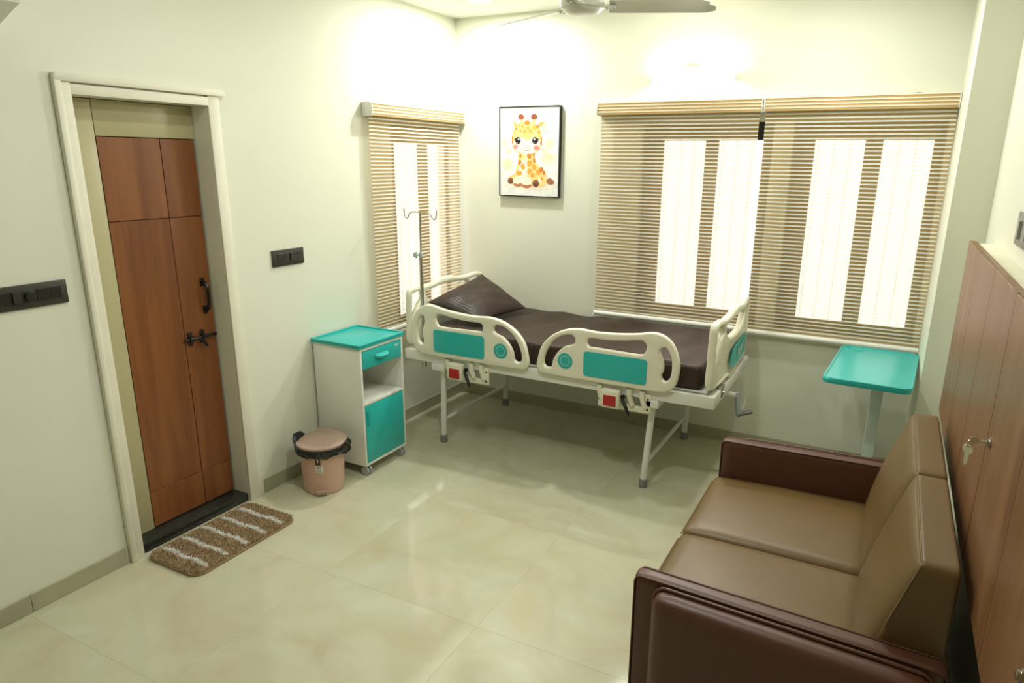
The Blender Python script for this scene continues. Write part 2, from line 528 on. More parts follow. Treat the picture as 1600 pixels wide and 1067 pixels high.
# stone sill and moulded surround
boxo('door_light_block', (xd - .075, xd - .045, 1.66, 2.36, .0, 2.06), groove_m, d1)  # unseen dark sheet added to keep sky light from leaking round the leaf
struct(boxo('trim_1', (XL - .15, XL - .004, 1.702, 2.313, 0.0, .041), granite_m, bev=.003))
tb = BM()
box(tb, XL, XL + .016, 1.642, 1.70, .0, 2.10, bev=.004); box(tb, XL, XL + .016, 2.315, 2.375, .0, 2.10, bev=.004)
box(tb, XL, XL + .0155, 1.699, 2.316, 2.03, 2.068, bev=.001)
box(tb, XL, XL + .028, 1.637, 2.405, 2.074, 2.105, bev=.006); box(tb, XL, XL + .026, 1.634, 1.662, 0.0, 2.104, bev=.006)
struct(shade(obj('trim_2', tb, trim_m), 40))

# ---------------------------------------------------------------- windows
def window(name, fn, a0, a1, z0, z1, panes, zp0, zp1, bars):
    """fn(a, d, z): a along the wall, d outward depth"""
    w = bpy.data.objects.new(name, None); COL.objects.link(w)
    base = Vector(fn((a0 + a1) / 2, .09, z0)); w.location = base; ORG[w.name] = base; struct(w)
    def bx(A0, A1, D0, D1, Z0, Z1, bm):
        p, q = fn(A0, D0, Z0), fn(A1, D1, Z1)
        box(bm, min(p[0], q[0]), max(p[0], q[0]), min(p[1], q[1]), max(p[1], q[1]), Z0, Z1, bev=.002, seg=1)
    for nm, A0, A1, Z0, Z1 in [('frame_rail', a0, a1, z0, zp0), ('frame_rail', a0, a1, zp1, z1),
                               ('frame_stile', a0, panes[0][0], zp0, zp1), ('frame_stile', panes[-1][1], a1, zp0, zp1)]:
        bm = BM(); bx(A0, A1, .068, .094, Z0, Z1, bm); obj(nm, bm, alum_m, w)
    for p, q in zip(panes, panes[1:]):
        bm = BM(); bx(p[1], q[0], .070, .092, zp0, zp1, bm); obj('mullion', bm, alum_m, w)
    for p in panes:
        bm = BM(); bx(p[0] - .004, p[1] + .004, .078, .083, zp0 - .004, zp1 + .004, bm); obj('pane', bm, glass_m, w)
    for k in range(bars):
        a = a0 + .05 + (a1 - a0 - .1) * k / (bars - 1)
        bm = BM(); tube(bm, [fn(a, .135, z0 + .005), fn(a, .135, z1 - .005)], .0016, 6); obj('grille_bar', bm, white_m, w)
window('window_1', lambda a, d, z: (XL - d, a, z), LW[0], LW[1], LW[2], LW[3], [(3.775, 4.05), (4.15, 4.39)], .74, 1.90, 8)
window('window_2', lambda a, d, z: (a, YB + d, z), *B1, [(-1.378, -1.107), (-1.027, -.757)], .875, 1.935, 9)
window('window_3', lambda a, d, z: (a, YB + d, z), *B2, [(-.467, -.199), (-.110, .142)], .875, 1.935, 9)
# ledge under the back windows
struct(boxo('trim_3', (-1.80, .228, YB - .012, YB, .742, .766), wall_m, bev=.003))

# ---------------------------------------------------------------- blinds
def blind(label, fn, a0, a1, zt, zb, fa0, fa1, chain_side, base):
    """fn(a, o, z): o = offset into the room"""
    t = thing('window_blind', label, 'blind', base, 'striped roller blinds at the windows')
    def strip_box(bm, A0, A1, O0, O1, Z0, Z1, mi, bev=0):
        p, q = fn(A0, O0, Z0), fn(A1, O1, Z1)
        box(bm, min(p[0], q[0]), max(p[0], q[0]), min(p[1], q[1]), max(p[1], q[1]), Z0, Z1, mi=mi, bev=bev)
    # cassette with banded front
    cb = BM()
    h = .076; n = 4
    strip_box(cb, a0 + .006, a1 - .006, .003, .07, zt - h, zt, 0)
    for k in range(n):
        z1 = zt - .002 - k * (h - .002) / n; z0 = z1 - (h - .002) / n
        strip_box(cb, a0 + .006, a1 - .006, .07, .0745, z0, z1 - .007, 1)
        strip_box(cb, a0 + .006, a1 - .006, .07, .077, z1 - .007, z1, 0)
    obj('cassette', cb, [band_white, band_tan], t)
    for aa in (a0, a1 - .006):
        pr = [(0.003, zt + .001), (.066, zt + .001), (.08, zt - .02), (.082, zt - h * .7), (.074, zt - h - .004), (0.003, zt - h - .004)]
        bm = BM()
        v0 = [bm.verts.new(fn(aa, o, z)) for o, z in pr]; v1 = [bm.verts.new(fn(aa + .006, o, z)) for o, z in pr]
        bm.faces.new(v0); bm.faces.new(v1[::-1])
        for i in range(len(pr)):
            bm.faces.new((v0[i], v0[(i + 1) % len(pr)], v1[(i + 1) % len(pr)], v1[i]))
        bmesh.ops.recalc_face_normals(bm, faces=bm.faces[:])
        obj('end_cap', bm, white_m, t)
    # cloth of alternating bands with real relief
    vs, fs, mi = [], [], []
    pitch = .0225; z = zt - h + .01; o = .042
    while z > zb:
        zw = z - pitch * .40; zn = max(z - pitch, zb)
        for (za, zc, oo, m_) in ((z, max(zw, zb), o + .0012, 0), (max(zw, zb), zn, o, 1)):
            if za - zc < 1e-4: continue
            i = len(vs)
            vs += [fn(fa0, oo, za), fn(fa1, oo, za), fn(fa1, oo, zc), fn(fa0, oo, zc)]
            fs.append((i, i + 1, i + 2, i + 3)); mi.append(m_)
        z = zn
    me = new_mesh('cloth', vs, fs)
    me.polygons.foreach_set('material_index', mi)
    obj('cloth', me, [blind_white, blind_tan], t)
    tubeo('bottom_rail', [fn(fa0 - .004, o, zb - .014), fn(fa1 + .004, o, zb - .014)], .017, white_m, t, 14)
    for aa in (fa0 + .25 * (fa1 - fa0), fa0 + .8 * (fa1 - fa0)):
        bm = BM(); strip_box(bm, aa - .015, aa + .015, .003, .03, zt, zt + .006, 0, .001); obj('mounting_bracket', bm, chrome_m, t)
    if chain_side is not None:
        bm = BM()
        for do in (.02, .035):
            tube(bm, [fn(chain_side, do, zt - h), fn(chain_side, do, zb + .15)], .0022, 6)
        obj('pull_chain', bm, white_m, t)
    return t
blind('striped tan and white blind on the left wall behind the bed head',
      lambda a, o, z: (XL + o, a, z), 3.395, 4.412, 2.128, .72, 3.405, 4.385, 4.398, (XL + .04, 3.9, .72))
blind('striped tan and white blind right of the giraffe picture, behind the bed foot',
      lambda a, o, z: (a, YB - o, z), -1.792, -.758, 2.166, .80, -1.768, -.776, None, (-1.27, YB - .04, .8))
blind('striped tan and white blind beside the pillar, above the teal table',
      lambda a, o, z: (a, YB - o, z), -.752, .226, 2.168, .79, -.742, .222, None, (-.27, YB - .04, .79))

# ================================================================ hospital bed
bed = thing('hospital_bed', 'cream hospital bed with teal side rail panels under a dark brown sheet', 'bed', (-1.7, 3.9, 0))
bx0, bx1, by0, by1 = -2.70, -.70, 3.445, 4.375
fr = BM()
box(fr, bx0, bx1, by0, by0 + .035, .555, .622, bev=.004); box(fr, bx0, bx1, by1 - .035, by1, .555, .622, bev=.004)
box(fr, bx0 + .001, bx0 + .04, by0 + .03, by1 - .03, .556, .621, bev=.003); box(fr, bx1 - .04, bx1 - .001, by0 + .03, by1 - .03, .556, .621, bev=.003)
for xx in (-2.2, -1.7, -1.2): box(fr, xx - .02, xx + .02, by0 + .03, by1 - .03, .56, .60)
shade(obj('bed_frame', fr, white_m, bed))
boxo('mattress_deck', (bx0 + .05, bx1 - .05, by0 + .04, by1 - .04, .622, .634), white_m, bed, bev=.004)
for (tx, bxx, yy, dy) in ((-2.440, -2.452, 3.505, 0), (-2.440, -2.448, 4.325, 0), (-1.045, -1.075, 3.505, 0), (-1.045, -1.062, 4.325, 0)):
    lg = BM(); tube(lg, [(bxx, yy, .045), (tx, yy, .53)], .019, 14)
    lo = shade(obj('leg', lg, white_m, bed), 50)
    ft = BM(); lathe(ft, [(.022, 0), (.024, .003), (.0235, .05), (.02, .052)], (bxx, yy, 0), 16); shade(obj('rubber_foot', ft, grey_rub, lo), 50)
    sk = BM(); box(sk, tx - .05, tx + .05, yy - (.068 if yy < 4 else .035), yy + .035, .508, .5545, bev=.008, seg=3); shade(obj('leg_socket', sk, white_m, lo))
for xx in (-2.449, -1.066):
    tubeo('crossbar', [(xx, 3.52, .155), (xx, 4.31, .155)], .0125, white_m, bed, 12)

OUT = [(-2.564, 0.623), (-2.493, 0.611), (-2.328, 0.611), (-2.095, 0.611), (-1.851, 0.613), (-1.804, 0.621), (-1.782, 0.654), (-1.789, 0.704), (-1.808, 0.768), (-1.847, 0.823), (-1.898, 0.863), (-1.966, 0.893), (-2.046, 0.906), (-2.14, 0.901), (-2.229, 0.904), (-2.32, 0.912), (-2.394, 0.923), (-2.45, 0.935), (-2.494, 0.935), (-2.54, 0.919), (-2.58, 0.884), (-2.608, 0.827), (-2.62, 0.776), (-2.618, 0.716), (-2.602, 0.657)]
H1 = [(-2.573, 0.814), (-2.548, 0.859), (-2.526, 0.862), (-2.509, 0.841), (-2.518, 0.813), (-2.531, 0.781), (-2.535, 0.737), (-2.525, 0.706), (-2.536, 0.681), (-2.556, 0.681), (-2.574, 0.705), (-2.58, 0.759)]
H2 = [(-2.437, 0.857), (-2.417, 0.883), (-2.383, 0.884), (-2.321, 0.873), (-2.248, 0.865), (-2.188, 0.862), (-2.117, 0.862), (-2.093, 0.85), (-2.091, 0.827), (-2.105, 0.809), (-2.141, 0.808), (-2.261, 0.806), (-2.398, 0.805), (-2.429, 0.823)]
H3 = [(-2.021, 0.84), (-2.009, 0.861), (-1.983, 0.865), (-1.937, 0.853), (-1.886, 0.819), (-1.853, 0.772), (-1.831, 0.719), (-1.827, 0.678), (-1.84, 0.658), (-1.866, 0.657), (-1.88, 0.671), (-1.889, 0.711), (-1.915, 0.754), (-1.954, 0.79), (-1.995, 0.805), (-2.017, 0.818)]
TPc = [(-2.447, .642), (-2.079, .785)]
def side_rail(mir):
    mx = (lambda x: x) if not mir else (lambda x: -3.51 - x)
    fn = lambda u, v, w: (mx(u), 3.43 + w, v)
    rl = plate('side_rail', [catmull(L_, 5) for L_ in (OUT, H1, H2, H3)], .036, .012, fn, abs_m, bed)
    plate('teal_panel', [rrect(-2.447, -2.079, .642, .785, .018)], .004, .0008, lambda u, v, w: (mx(u), 3.4105 + w, v), teal_m, rl)
    # round emblem: disc, pale ring, ring of dots, centre mark
    bm = BM(); cx, cz = -1.966, .711; fy = 3.410
    yof = lambda k: fy - .0004 * k
    flat(bm, [(mx(cx + p[0]), yof(0), cz + p[1]) for p in circ(0, 0, .046, 36)], 0)
    n = 36
    for k in range(n):
        a, b = 2 * PI * k / n, 2 * PI * (k + 1) / n
        flat(bm, [(mx(cx + r * math.cos(t)), yof(1), cz + r * math.sin(t)) for r, t in ((.027, a), (.031, a), (.031, b), (.027, b))], 1)
    for k in range(20):
        a = PI + PI * (k + .5) / 20
        flat(bm, [(mx(cx + .039 * math.cos(a) + q[0]), yof(1), cz + .039 * math.sin(a) + q[1]) for q in circ(0, 0, .0022, 6)], 2)
    for k in range(12):
        a = PI * .85 + PI * 1.3 * k / 11
        flat(bm, [(mx(cx + .019 * math.cos(a) + q[0]), yof(1), cz + .019 * math.sin(a) + q[1]) for q in circ(0, 0, .0022, 6)], 2)
    flat(bm, [(mx(cx + p[0]), yof(1), cz - .002 + p[1]) for p in circ(0, 0, .004, 8)], 2)
    bmesh.ops.recalc_face_normals(bm, faces=bm.faces[:])
    obj('round_emblem', bm, [teal_m, pale_teal, teal_d], rl)
    for a in (-2.36, -2.0):                                       # posts fixing the rail to the frame
        pass
    return rl
side_rail(False); side_rail(True)
# release latch below each rail
def latch(x):
    t = BM(); box(t, x - .085, x + .215, 3.440, 3.447, .470, .507, bev=.003)
    for sx in (x - .075, x + .1, x + .175):
        for k in range(6):
            pass
        tube(t, [(sx, 3.436, .60), (sx, 3.436, .565), (sx + .006, 3.437, .535), (sx + .02, 3.438, .505)], [.017, .017, .016, .015], 8)
    box(t, x + .19, x + .225, 3.437, 3.449, .475, .585, bev=.003)
    lt = shade(obj('latch_bracket', t, abs_m, bed), 40)
    hs = rboxo('latch_housing', (x - .055, 3.395, .475), (x + .055, 3.445, .588), .012, abs_m, lt, 6,
               fn=lambda p, u: Vector((p.x, p.y + (.012 * max(0, (.53 - p.z) / .06)), p.z)))
    boxo('red_label', (x - .037, x + .037, 3.3935, 3.3975, .494, .556), red_m, lt, bev=.001)
    lv = BM(); tube(lv, [(x + .065, 3.42, .548), (x + .075, 3.405, .535), (x + .10, 3.39, .502), (x + .115, 3.383, .478), (x + .123, 3.38, .463)], [.008, .010, .0105, .007, .005], 10)
    lathe(lv, [(.012, -.004), (.012, .01)], (x + .066, 3.424, .55), 12, 'Y')
    shade(obj('release_lever', lv, black_m, lt), 50)
    sc = BM()
    lathe(sc, [(.006, 0), (.005, -.004)], (x + .207, 3.437, .555), 10, 'Y'); obj('screw', sc, black_m, lt)
    sc = BM(); lathe(sc, [(.006, 0), (.005, -.004)], (x + .207, 3.437, .495), 10, 'Y'); obj('screw', sc, black_m, lt)
latch(-2.288); latch(-1.262)

# head and foot boards
def board(name, x0, x1, foot):
    xc, th = (x0 + x1) / 2, x1 - x0
    c, hw = 3.905, .445
    def sym(h): return h + [(-a, b) for a, b in reversed(h)]
    out = [(-.445, .66), (-.450, .80), (-.448, .93), (-.440, .985), (-.41, 1.008), (-.34, 1.012), (-.25, 1.004), (-.14, 1.012), (-.05, 1.026)]
    out = out + [(-a, b) for a, b in reversed(out)] + [(.30, .642), (.10, .64), (.05, .565), (-.05, .565), (-.10, .64), (-.30, .642)]
    hole_l = [(-.415, .83), (-.41, .95), (-.395, .975), (-.30, .975), (-.29, .955), (-.29, .93), (-.33, .90), (-.37, .85), (-.40, .80)]
    hole_c = [(-.245, .93), (-.24, .965), (-.15, .972), (0, .985), (.15, .972), (.24, .965), (.245, .93), (.16, .885), (0, .872), (-.16, .885)]
    hole_r = [(-a, b) for a, b in reversed(hole_l)]
    fn = lambda u, v, w: (xc + w + .018 * math.cos(min(1, abs(u) / hw) * PI / 2) * (1 if foot else -1), c + u, v)
    b = plate(name, [catmull(L_, 5) for L_ in (out, hole_l, hole_c, hole_r)], th, .014, fn, abs_m, bed)
    return b, fn, xc, c
hb_, fnh, xch, ch = board('headboard', -2.695, -2.655, False)
fb_, fnf, xcf, cf = board('footboard', -.762, -.720, True)
tp = [(-.09, .69), (-.08, .785), (-.02, .80), (.05, .808), (.32, .806), (.36, .79), (.36, .70), (.33, .688)]
plate('teal_panel', [catmull(tp, 3)], .004, .001, lambda u, v, w: (fnf(u, v, 0)[0] + .0225 + w, cf + u, v), teal_m, fb_)
lg = BM()
for pts in ([(.06, .768), (.10, .712), (.122, .712), (.085, .768)], [(.105, .712), (.135, .768), (.16, .768), (.122, .712)], [(.165, .768), (.185, .725), (.23, .768), (.205, .768), (.19, .75), (.183, .768)]):
    flat(lg, [(fnf(u, v, 0)[0] + .0253, cf + u, v) for u, v in pts])
bmesh.ops.recalc_face_normals(lg, faces=lg.faces[:])
obj('white_mark', lg, white_m, fb_)
for zz in (.60,):
    ps = BM(); box(ps, -.72, -.695, 3.60, 3.66, .575, .64, bev=.003); lathe(ps, [(.007, 0), (.006, .006)], (-.695, 3.63, .60), 10, 'X'); obj('board_bracket', ps, chrome_m, fb_)
# crank
ck = BM(); tube(ck, [(-.74, 3.88, .515), (-.665, 3.88, .515)], .015, 12)
ck_o = shade(obj('crank_shaft', ck, white_m, bed), 50)
ca = BM(); tube(ca, [(-.665, 3.88, .53), (-.655, 3.885, .43), (-.650, 3.89, .392)], [.017, .015, .014], 4)
shade(obj('crank_arm', ca, mat('grey_blue_metal', (168, 176, 178), rough=.4), ck_o), 30)
tubeo('crank_grip', [(-.655, 3.89, .388), (-.640, 3.89, .396), (-.575, 3.91, .418)], [.013, .011, .013], mat('dark_steel', (120, 118, 112), rough=.35, metal=.7), ck_o)
cc = BM(); tube(cc, catmull([(-.70, 4.17, .66, ), (-.665, 4.18, .50), (-.66, 4.16, .40), (-.665, 4.10, .36), (-.69, 4.07, .42), (-.70, 4.06, .55)], 6, False), .0025, 6)
obj('hanging_cord', cc, white_m, bed)
iv_sock = tubeo('iv_socket', [(-2.59, 3.50, .50), (-2.59, 3.50, .66)], .016, chrome_m, bed)

# mattress with sheet
def mat_fn(p, u):
    w = .007 * math.sin(p.x * 9 + p.y * 4) * math.sin(p.y * 13 - p.x * 3) + .005 * math.sin(p.x * 23 - p.y * 11)
    w += .009 * math.exp(-((p.x + 1.45 + .6 * (p.y - 3.9)) / .06) ** 2) + .011 * math.exp(-((p.x + 1.72 - .5 * (p.y - 3.9)) / .04) ** 2)
    if u.z > .9: p = p + Vector((0, 0, w * (1 - abs(u.x) ** 8)))
    elif u.z > -.9: p = p + Vector((0, -.004 * math.sin(p.x * 31) * (1 - u.z * u.z) if u.y < -.9 else 0, 0))
    return p
mt = rboxo('mattress', (-2.555, 3.475, .636), (-.785, 4.345, .772), 0.028, sheet_m, None, 40, mat_fn, base=(-1.7, 3.9, .636))
tag(mt, 'bed mattress wrapped in a dark brown satin striped sheet', 'mattress')
# pillow
pb = BM(); N = 26; grid = {}
# corners: far/head, far/foot, near/foot, near/head
PA, PB, PC, PD = Vector((-2.600, 4.245, 1.005)), Vector((-2.195, 4.18, .805)), Vector((-2.255, 3.63, .812)), Vector((-2.625, 3.60, .905))
pn = (PC - PA).cross(PD - PB).normalized()
if pn.z < 0: pn = -pn
def pil(u, v, s):
    # u: head (-1) to foot (+1), v: near (-1) to far (+1)
    pu = u * (1 - .07 * (1 - v * v)); pv = v * (1 - .06 * (1 - u * u))
    a, b = (pu + 1) / 2, (pv + 1) / 2
    p = (PD * (1 - a) + PC * a) * (1 - b) + (PA * (1 - a) + PB * a) * b
    e = max(0, (1 - abs(u) ** 2.4) * (1 - abs(v) ** 2.4))
    h = (.075 if s > 0 else .055) * e ** .6 * s
    h += (.006 * math.sin(5 * u + 3 * v) + .005 * math.sin(9 * u - 6 * v + s) + .003 * math.sin(17 * v + 5 * u)) * e
    return p + pn * h
vid = {}
for s in (1, -1):
    for i in range(N + 1):
        for j in range(N + 1):
            u, v = math.sin(PI / 2 * (-1 + 2 * i / N)), math.sin(PI / 2 * (-1 + 2 * j / N))
            edge = i in (0, N) or j in (0, N)
            k = (i, j, 0 if edge else s)
            if k not in vid: vid[k] = pb.verts.new(pil(u, v, s))
    for i in range(N):
        for j in range(N):
            ks = [(i, j), (i + 1, j), (i + 1, j + 1), (i, j + 1)]
            q = [vid[(a, b, 0 if (a in (0, N) or b in (0, N)) else s)] for a, b in ks]
            try: pb.faces.new(q if s > 0 else q[::-1])
            except ValueError: pass
bmesh.ops.recalc_face_normals(pb, faces=pb.faces[:])
po = shade(obj('pillow', pb, sheet_m, None, (-2.425, 3.965, .8)), 70)
tag(po, 'dark brown satin striped pillow leaning on the headboard', 'pillow')

# IV pole
iv = thing('iv_pole', 'thin steel drip pole with two hooks standing at the bed head', 'drip pole', (-2.59, 3.50, .64))
tubeo('outer_tube', [(-2.59, 3.50, .64), (-2.59, 3.50, 1.235)], .0115, chrome_m, iv)
tubeo('inner_rod', [(-2.59, 3.50, 1.20), (-2.586, 3.50, 1.488)], .006, chrome_m, iv)
for s in (-1, 1):
    pts = catmull([(-2.585, 1.487), (-2.585 + s * .05, 1.489), (-2.585 + s * .078, 1.478), (-2.585 + s * .095, 1.452), (-2.585 + s * .112, 1.452), (-2.585 + s * .12, 1.475), (-2.585 + s * .122, 1.505)], 5, False)
    tubeo('hook', [(a, 3.50, b) for a, b in pts], .0042, chrome_m, iv, 8)
kb = BM()
lob = [(.016 + .005 * math.cos(5 * t), t) for t in [2 * PI * k / 40 for k in range(40)]]
v0 = [kb.verts.new((-2.612 + r * math.cos(t), 3.470, 1.228 + r * math.sin(t))) for r, t in lob]
v1 = [kb.verts.new((-2.612 + r * math.cos(t), 3.484, 1.228 + r * math.sin(t))) for r, t in lob]
kb.faces.new(v0); kb.faces.new(v1[::-1])
for i in range(40): kb.faces.new((v0[i], v0[(i + 1) % 40], v1[(i + 1) % 40], v1[i]))
bmesh.ops.recalc_face_normals(kb, faces=kb.faces[:])
tube(kb, [(-2.608, 3.484, 1.228), (-2.592, 3.498, 1.228)], .006, 8)
lathe(kb, [(.015, -.014), (.015, .012)], (-2.589, 3.50, 1.228), 14)
shade(obj('clamp_knob', kb, mat('pale_grey_plastic', (176, 188, 188), rough=.45), iv), 40)

# ================================================================ bedside locker
lk = thing('bedside_locker', 'white wheeled bedside locker with teal top, drawer and door', 'locker', (-2.72, 3.04, 0))
x0, x1, y0, y1, zb, zt = -2.895, -2.545, 2.845, 3.225, .062, .775
boxo('side_panel', (x0, x1, y0, y0 + .014, zb, zt), white_m, lk, bev=.002)
boxo('side_panel', (x0, x1, y1 - .014, y1, zb, zt), white_m, lk, bev=.002)
boxo('back_panel', (x0, x0 + .012, y0 + .014, y1 - .014, zb, zt), white_m, lk)
boxo('base_panel', (x0 + .012, x1, y0 + .014, y1 - .014, zb, zb + .016), white_m, lk, bev=.002)
boxo('shelf', (x0 + .012, x1, y0 + .014, y1 - .014, .432, .448), white_m, lk, bev=.002)
boxo('drawer_box', (x0 + .012, x1 - .02, y0 + .014, y1 - .014, .648, .756), white_m, lk)
boxo('top_rail', (x1 - .02, x1, y0 + .014, y1 - .014, .758, zt), white_m, lk, bev=.001)
tpb = BM(); box(tpb, x0 - .008, x1 + .008, y0 - .010, y1 + .010, zt, zt + .016, bev=.003)
for bxx in ((x0 - .008, x1 + .008, y0 - .010, y0 + .004), (x0 - .008, x1 + .008, y1 - .004, y1 + .010), (x0 - .008, x0 + .006, y0, y1), (x1 - .006, x1 + .008, y0, y1)):
    box(tpb, *bxx, zt + .008, zt + .024, bev=.003)
shade(obj('tray_top', tpb, teal_m, lk), 40)
dr = boxo('drawer_front', (x1 - .016, x1 + .001, y0 + .017, y1 - .017, .650, .755), teal_m, lk, bev=.002)
hp = BM()
ring0 = [(0, -.058), (.012, -.05), (.026, -.02), (.03, .01), (.026, .04), (.01, .056), (0, .058)]
va = [hp.verts.new((x1 + .001 + a, 3.02 + b, .712 - a * .5 + .006)) for a, b in ring0]
vb_ = [hp.verts.new((x1 + .001 + a * .85, 3.02 + b * .92, .700 - a * .25)) for a, b in ring0]
hp.faces.new(va); hp.faces.new(vb_[::-1])
for i in range(len(ring0)): hp.faces.new((va[i], va[(i + 1) % len(ring0)], vb_[(i + 1) % len(ring0)], vb_[i]))
bmesh.ops.recalc_face_normals(hp, faces=hp.faces[:])
shade(obj('drawer_pull', hp, teal_m, dr), 50)
lb = BM()
for i, (w_, h_) in enumerate(((.005, .012), (.004, .009), (.005, .01), (.004, .008), (.005, .012))):
    yy = 3.15 + i * .0072
    flat(lb, [(x1 + .0016, yy, .728), (x1 + .0016, yy + w_, .728), (x1 + .0016, yy + w_, .728 + h_), (x1 + .0016, yy, .728 + h_)])
flat(lb, [(x1 + .0016, 3.15, .7245), (x1 + .0016, 3.185, .7245), (x1 + .0016, 3.185, .727), (x1 + .0016, 3.15, .727)])
obj('white_mark', lb, paper_m, dr)
dd = boxo('locker_door', (x1 - .016, x1 + .001, y0 + .017, y1 - .017, .081, .430), teal_m, lk, bev=.002)
dh = BM()
lens = [(0, -.045), (.018, -.038), (.026, -.015), (.026, .015), (.018, .038), (0, .045)]
va = [dh.verts.new((x1 + .001, y0 + .03 + a * .6, .355 + b)) for a, b in lens]
vb_ = [dh.verts.new((x1 + .012, y0 + .030 + a * 1.0, .355 + b * .9)) for a, b in lens]
dh.faces.new(va); dh.faces.new(vb_[::-1])
for i in range(len(lens)): dh.faces.new((va[i], va[(i + 1) % 6], vb_[(i + 1) % 6], vb_[i]))
bmesh.ops.recalc_face_normals(dh, faces=dh.faces[:])
shade(obj('door_pull', dh, teal_m, dd), 50)
for (cx, cy) in ((x1 - .03, y0 + .03), (x1 - .03, y1 - .03), (x0 + .03, y0 + .03), (x0 + .03, y1 - .03)):
    cb = BM(); lathe(cb, [(.008, .045), (.008, zb)], (cx, cy, 0), 10); box(cb, cx - .012, cx + .014, cy - .012, cy + .012, .03, .052, bev=.004)
    co = shade(obj('caster', cb, grey_rub, lk), 40)
    for s in (-1, 1):
        wb = BM(); lathe(wb, [(.012, -.006), (.0255, -.006), (.0275, -.003), (.0275, .003), (.0255, .006), (.012, .006)], (cx + .006, cy + s * .013, .0276), 20, 'Y')
        shade(obj('wheel', wb, mat('caster_grey', (176, 178, 178), rough=.4), co), 40)

# ================================================================ pedal bin and its liner
bc = (-2.672, 2.632)
bn = thing('pedal_bin', 'pink plastic pedal bin with mauve lid beside the locker', 'bin', (bc[0], bc[1], 0))
bm = BM(); lathe(bm, [(.104, 0), (.109, .004), (.111, .02), (.116, .13), (.1185, .25), (.121, .262), (.1215, .268), (.117, .268), (.113, .25), (.106, .012)], (bc[0], bc[1], 0), 48, cap=True)
shade(obj('bin_body', bm, bin_m, bn), 40)
lidc = (bc[0] - .002, bc[1] + .004, .285)
LT = Matrix.Translation(Vector(lidc)) @ Matrix.Rotation(math.radians(2.5), 4, 'X')
bm = BM(); lathe(bm, [(.128, -.016), (.137, -.013), (.139, -.002), (.135, .005), (.128, .007), (.122, .0055), (.118, .0075), (.06, .011), (.012, .012)], (0, 0, 0), 48)
bmesh.ops.transform(bm, matrix=LT, verts=bm.verts[:])
shade(obj('bin_lid', bm, lid_m, bn), 50)
# front direction of the bin: pedal faces the room
fa = math.atan2(-.80, .60); fx, fy_ = math.cos(fa), math.sin(fa); sx_, sy_ = -fy_, fx
def bp(r, s, z): return (bc[0] + fx * r + sx_ * s, bc[1] + fy_ * r + sy_ * s, z)
hb = BM()
vs = [hb.verts.new(bp(r, s, z)) for r in (-.165, -.128) for s in (-.04, .04) for z in (.272, .296)]
bmesh.ops.convex_hull(hb, input=vs); obj('lid_hinge', hb, lid_m, bn)
def curved(name, s0, s1, z0, z1, dr, m, n=8, r=.118, parent=None, taper=0.0):
    b_ = BM(); rows = []
    for rr in (r, r + dr):
        for z in (z0, z1):
            rows.append([b_.verts.new((bc[0] + (rr + (z - .13) * .03) * math.cos(fa + s), bc[1] + (rr + (z - .13) * .03) * math.sin(fa + s), z)) for s in [s0 + (s1 - s0) * k / n for k in range(n + 1)]])
    for k in range(n):
        b_.faces.new((rows[2][k], rows[2][k + 1], rows[3][k + 1], rows[3][k])); b_.faces.new((rows[0][k], rows[1][k], rows[1][k + 1], rows[0][k + 1]))
        b_.faces.new((rows[0][k], rows[0][k + 1], rows[2][k + 1], rows[2][k])); b_.faces.new((rows[1][k], rows[3][k], rows[3][k + 1], rows[1][k + 1]))
    for e in (0, n): b_.faces.new((rows[0][e], rows[1][e], rows[3][e], rows[2][e]))
    bmesh.ops.recalc_face_normals(b_, faces=b_.faces[:])
    return shade(obj(name, b_, m, parent or bn), 40)
curved('maroon_tag', -.18, .03, .187, .236, .003, maroon_m, r=.1175)
t_ = curved('figure_mark', -.11, -.05, .204, .226, .0012, paper_m, n=3, r=.121)
curved('sticker', -.20, .13, .142, .182, .0008, paper_m, r=.1165)
for k, (a, b, z) in enumerate(((-.15, .07, .170), (-.14, .03, .163), (-.17, .08, .152), (-.17, .05, .147))):
    curved('sticker_print', a, b, z, z + (.006 if k == 0 else .002), .0008, ink_m, n=4, r=.1175)
pd = BM()
for a0, a1, z0, z1 in ((-.28, -.24, .0, .075), (.22, .26, .0, .075), (-.28, .26, .068, .078)): pass
curved('pedal_arch', -.29, -.245, .002, .068, .003, bin_m, r=.1125); curved('pedal_arch', .215, .26, .002, .068, .003, bin_m, r=.1125); curved('pedal_arch', -.26, .23, .066, .074, .003, bin_m, r=.1125)
vs = [pd.verts.new(bp(r, s, z)) for (r, z) in ((.10, .012), (.10, .036), (.124, .008), (.124, .032), (.128, .014), (.128, .027)) for s in (-.030, .026)]
bmesh.ops.convex_hull(pd, input=vs); shade(obj('pedal', pd, lid_m, bn), 30)
# liner
vs, fs = [], []
n, rows = 72, 9
for j in range(rows):
    t = j / (rows - 1)
    for k in range(n):
        a = 2 * PI * k / n
        left = math.exp(-((math.cos(a - 3.45) - 1) / .10) ** 2); right = math.exp(-((math.cos(a - .45) - 1) / .06) ** 2)
        prof_r = .1 + .034 * min(1, t * 3) + .012 * math.sin(PI * t)
        prof_z = .25 + .03 * math.sin(min(1, t * 2.2) * PI / 2) - .052 * max(0, t - .3) / .7
        lum = .010 * math.sin(7 * a + 3 * t) + .007 * math.sin(15 * a - 5 * t) + .005 * math.sin(29 * a + 9 * t) + .003 * rng.normal()
        tt = max(0, t - .25)
        r = prof_r + tt * (lum + .02 * left + .03 * right)
        z = prof_z + tt * (lum * .9) + left * .05 * math.sin(PI * t) + right * .02 * math.sin(PI * t)
        r = max(r, .1215 if .3 < t else .1)
        vs.append((bc[0] + r * math.cos(a), bc[1] + r * math.sin(a), z))
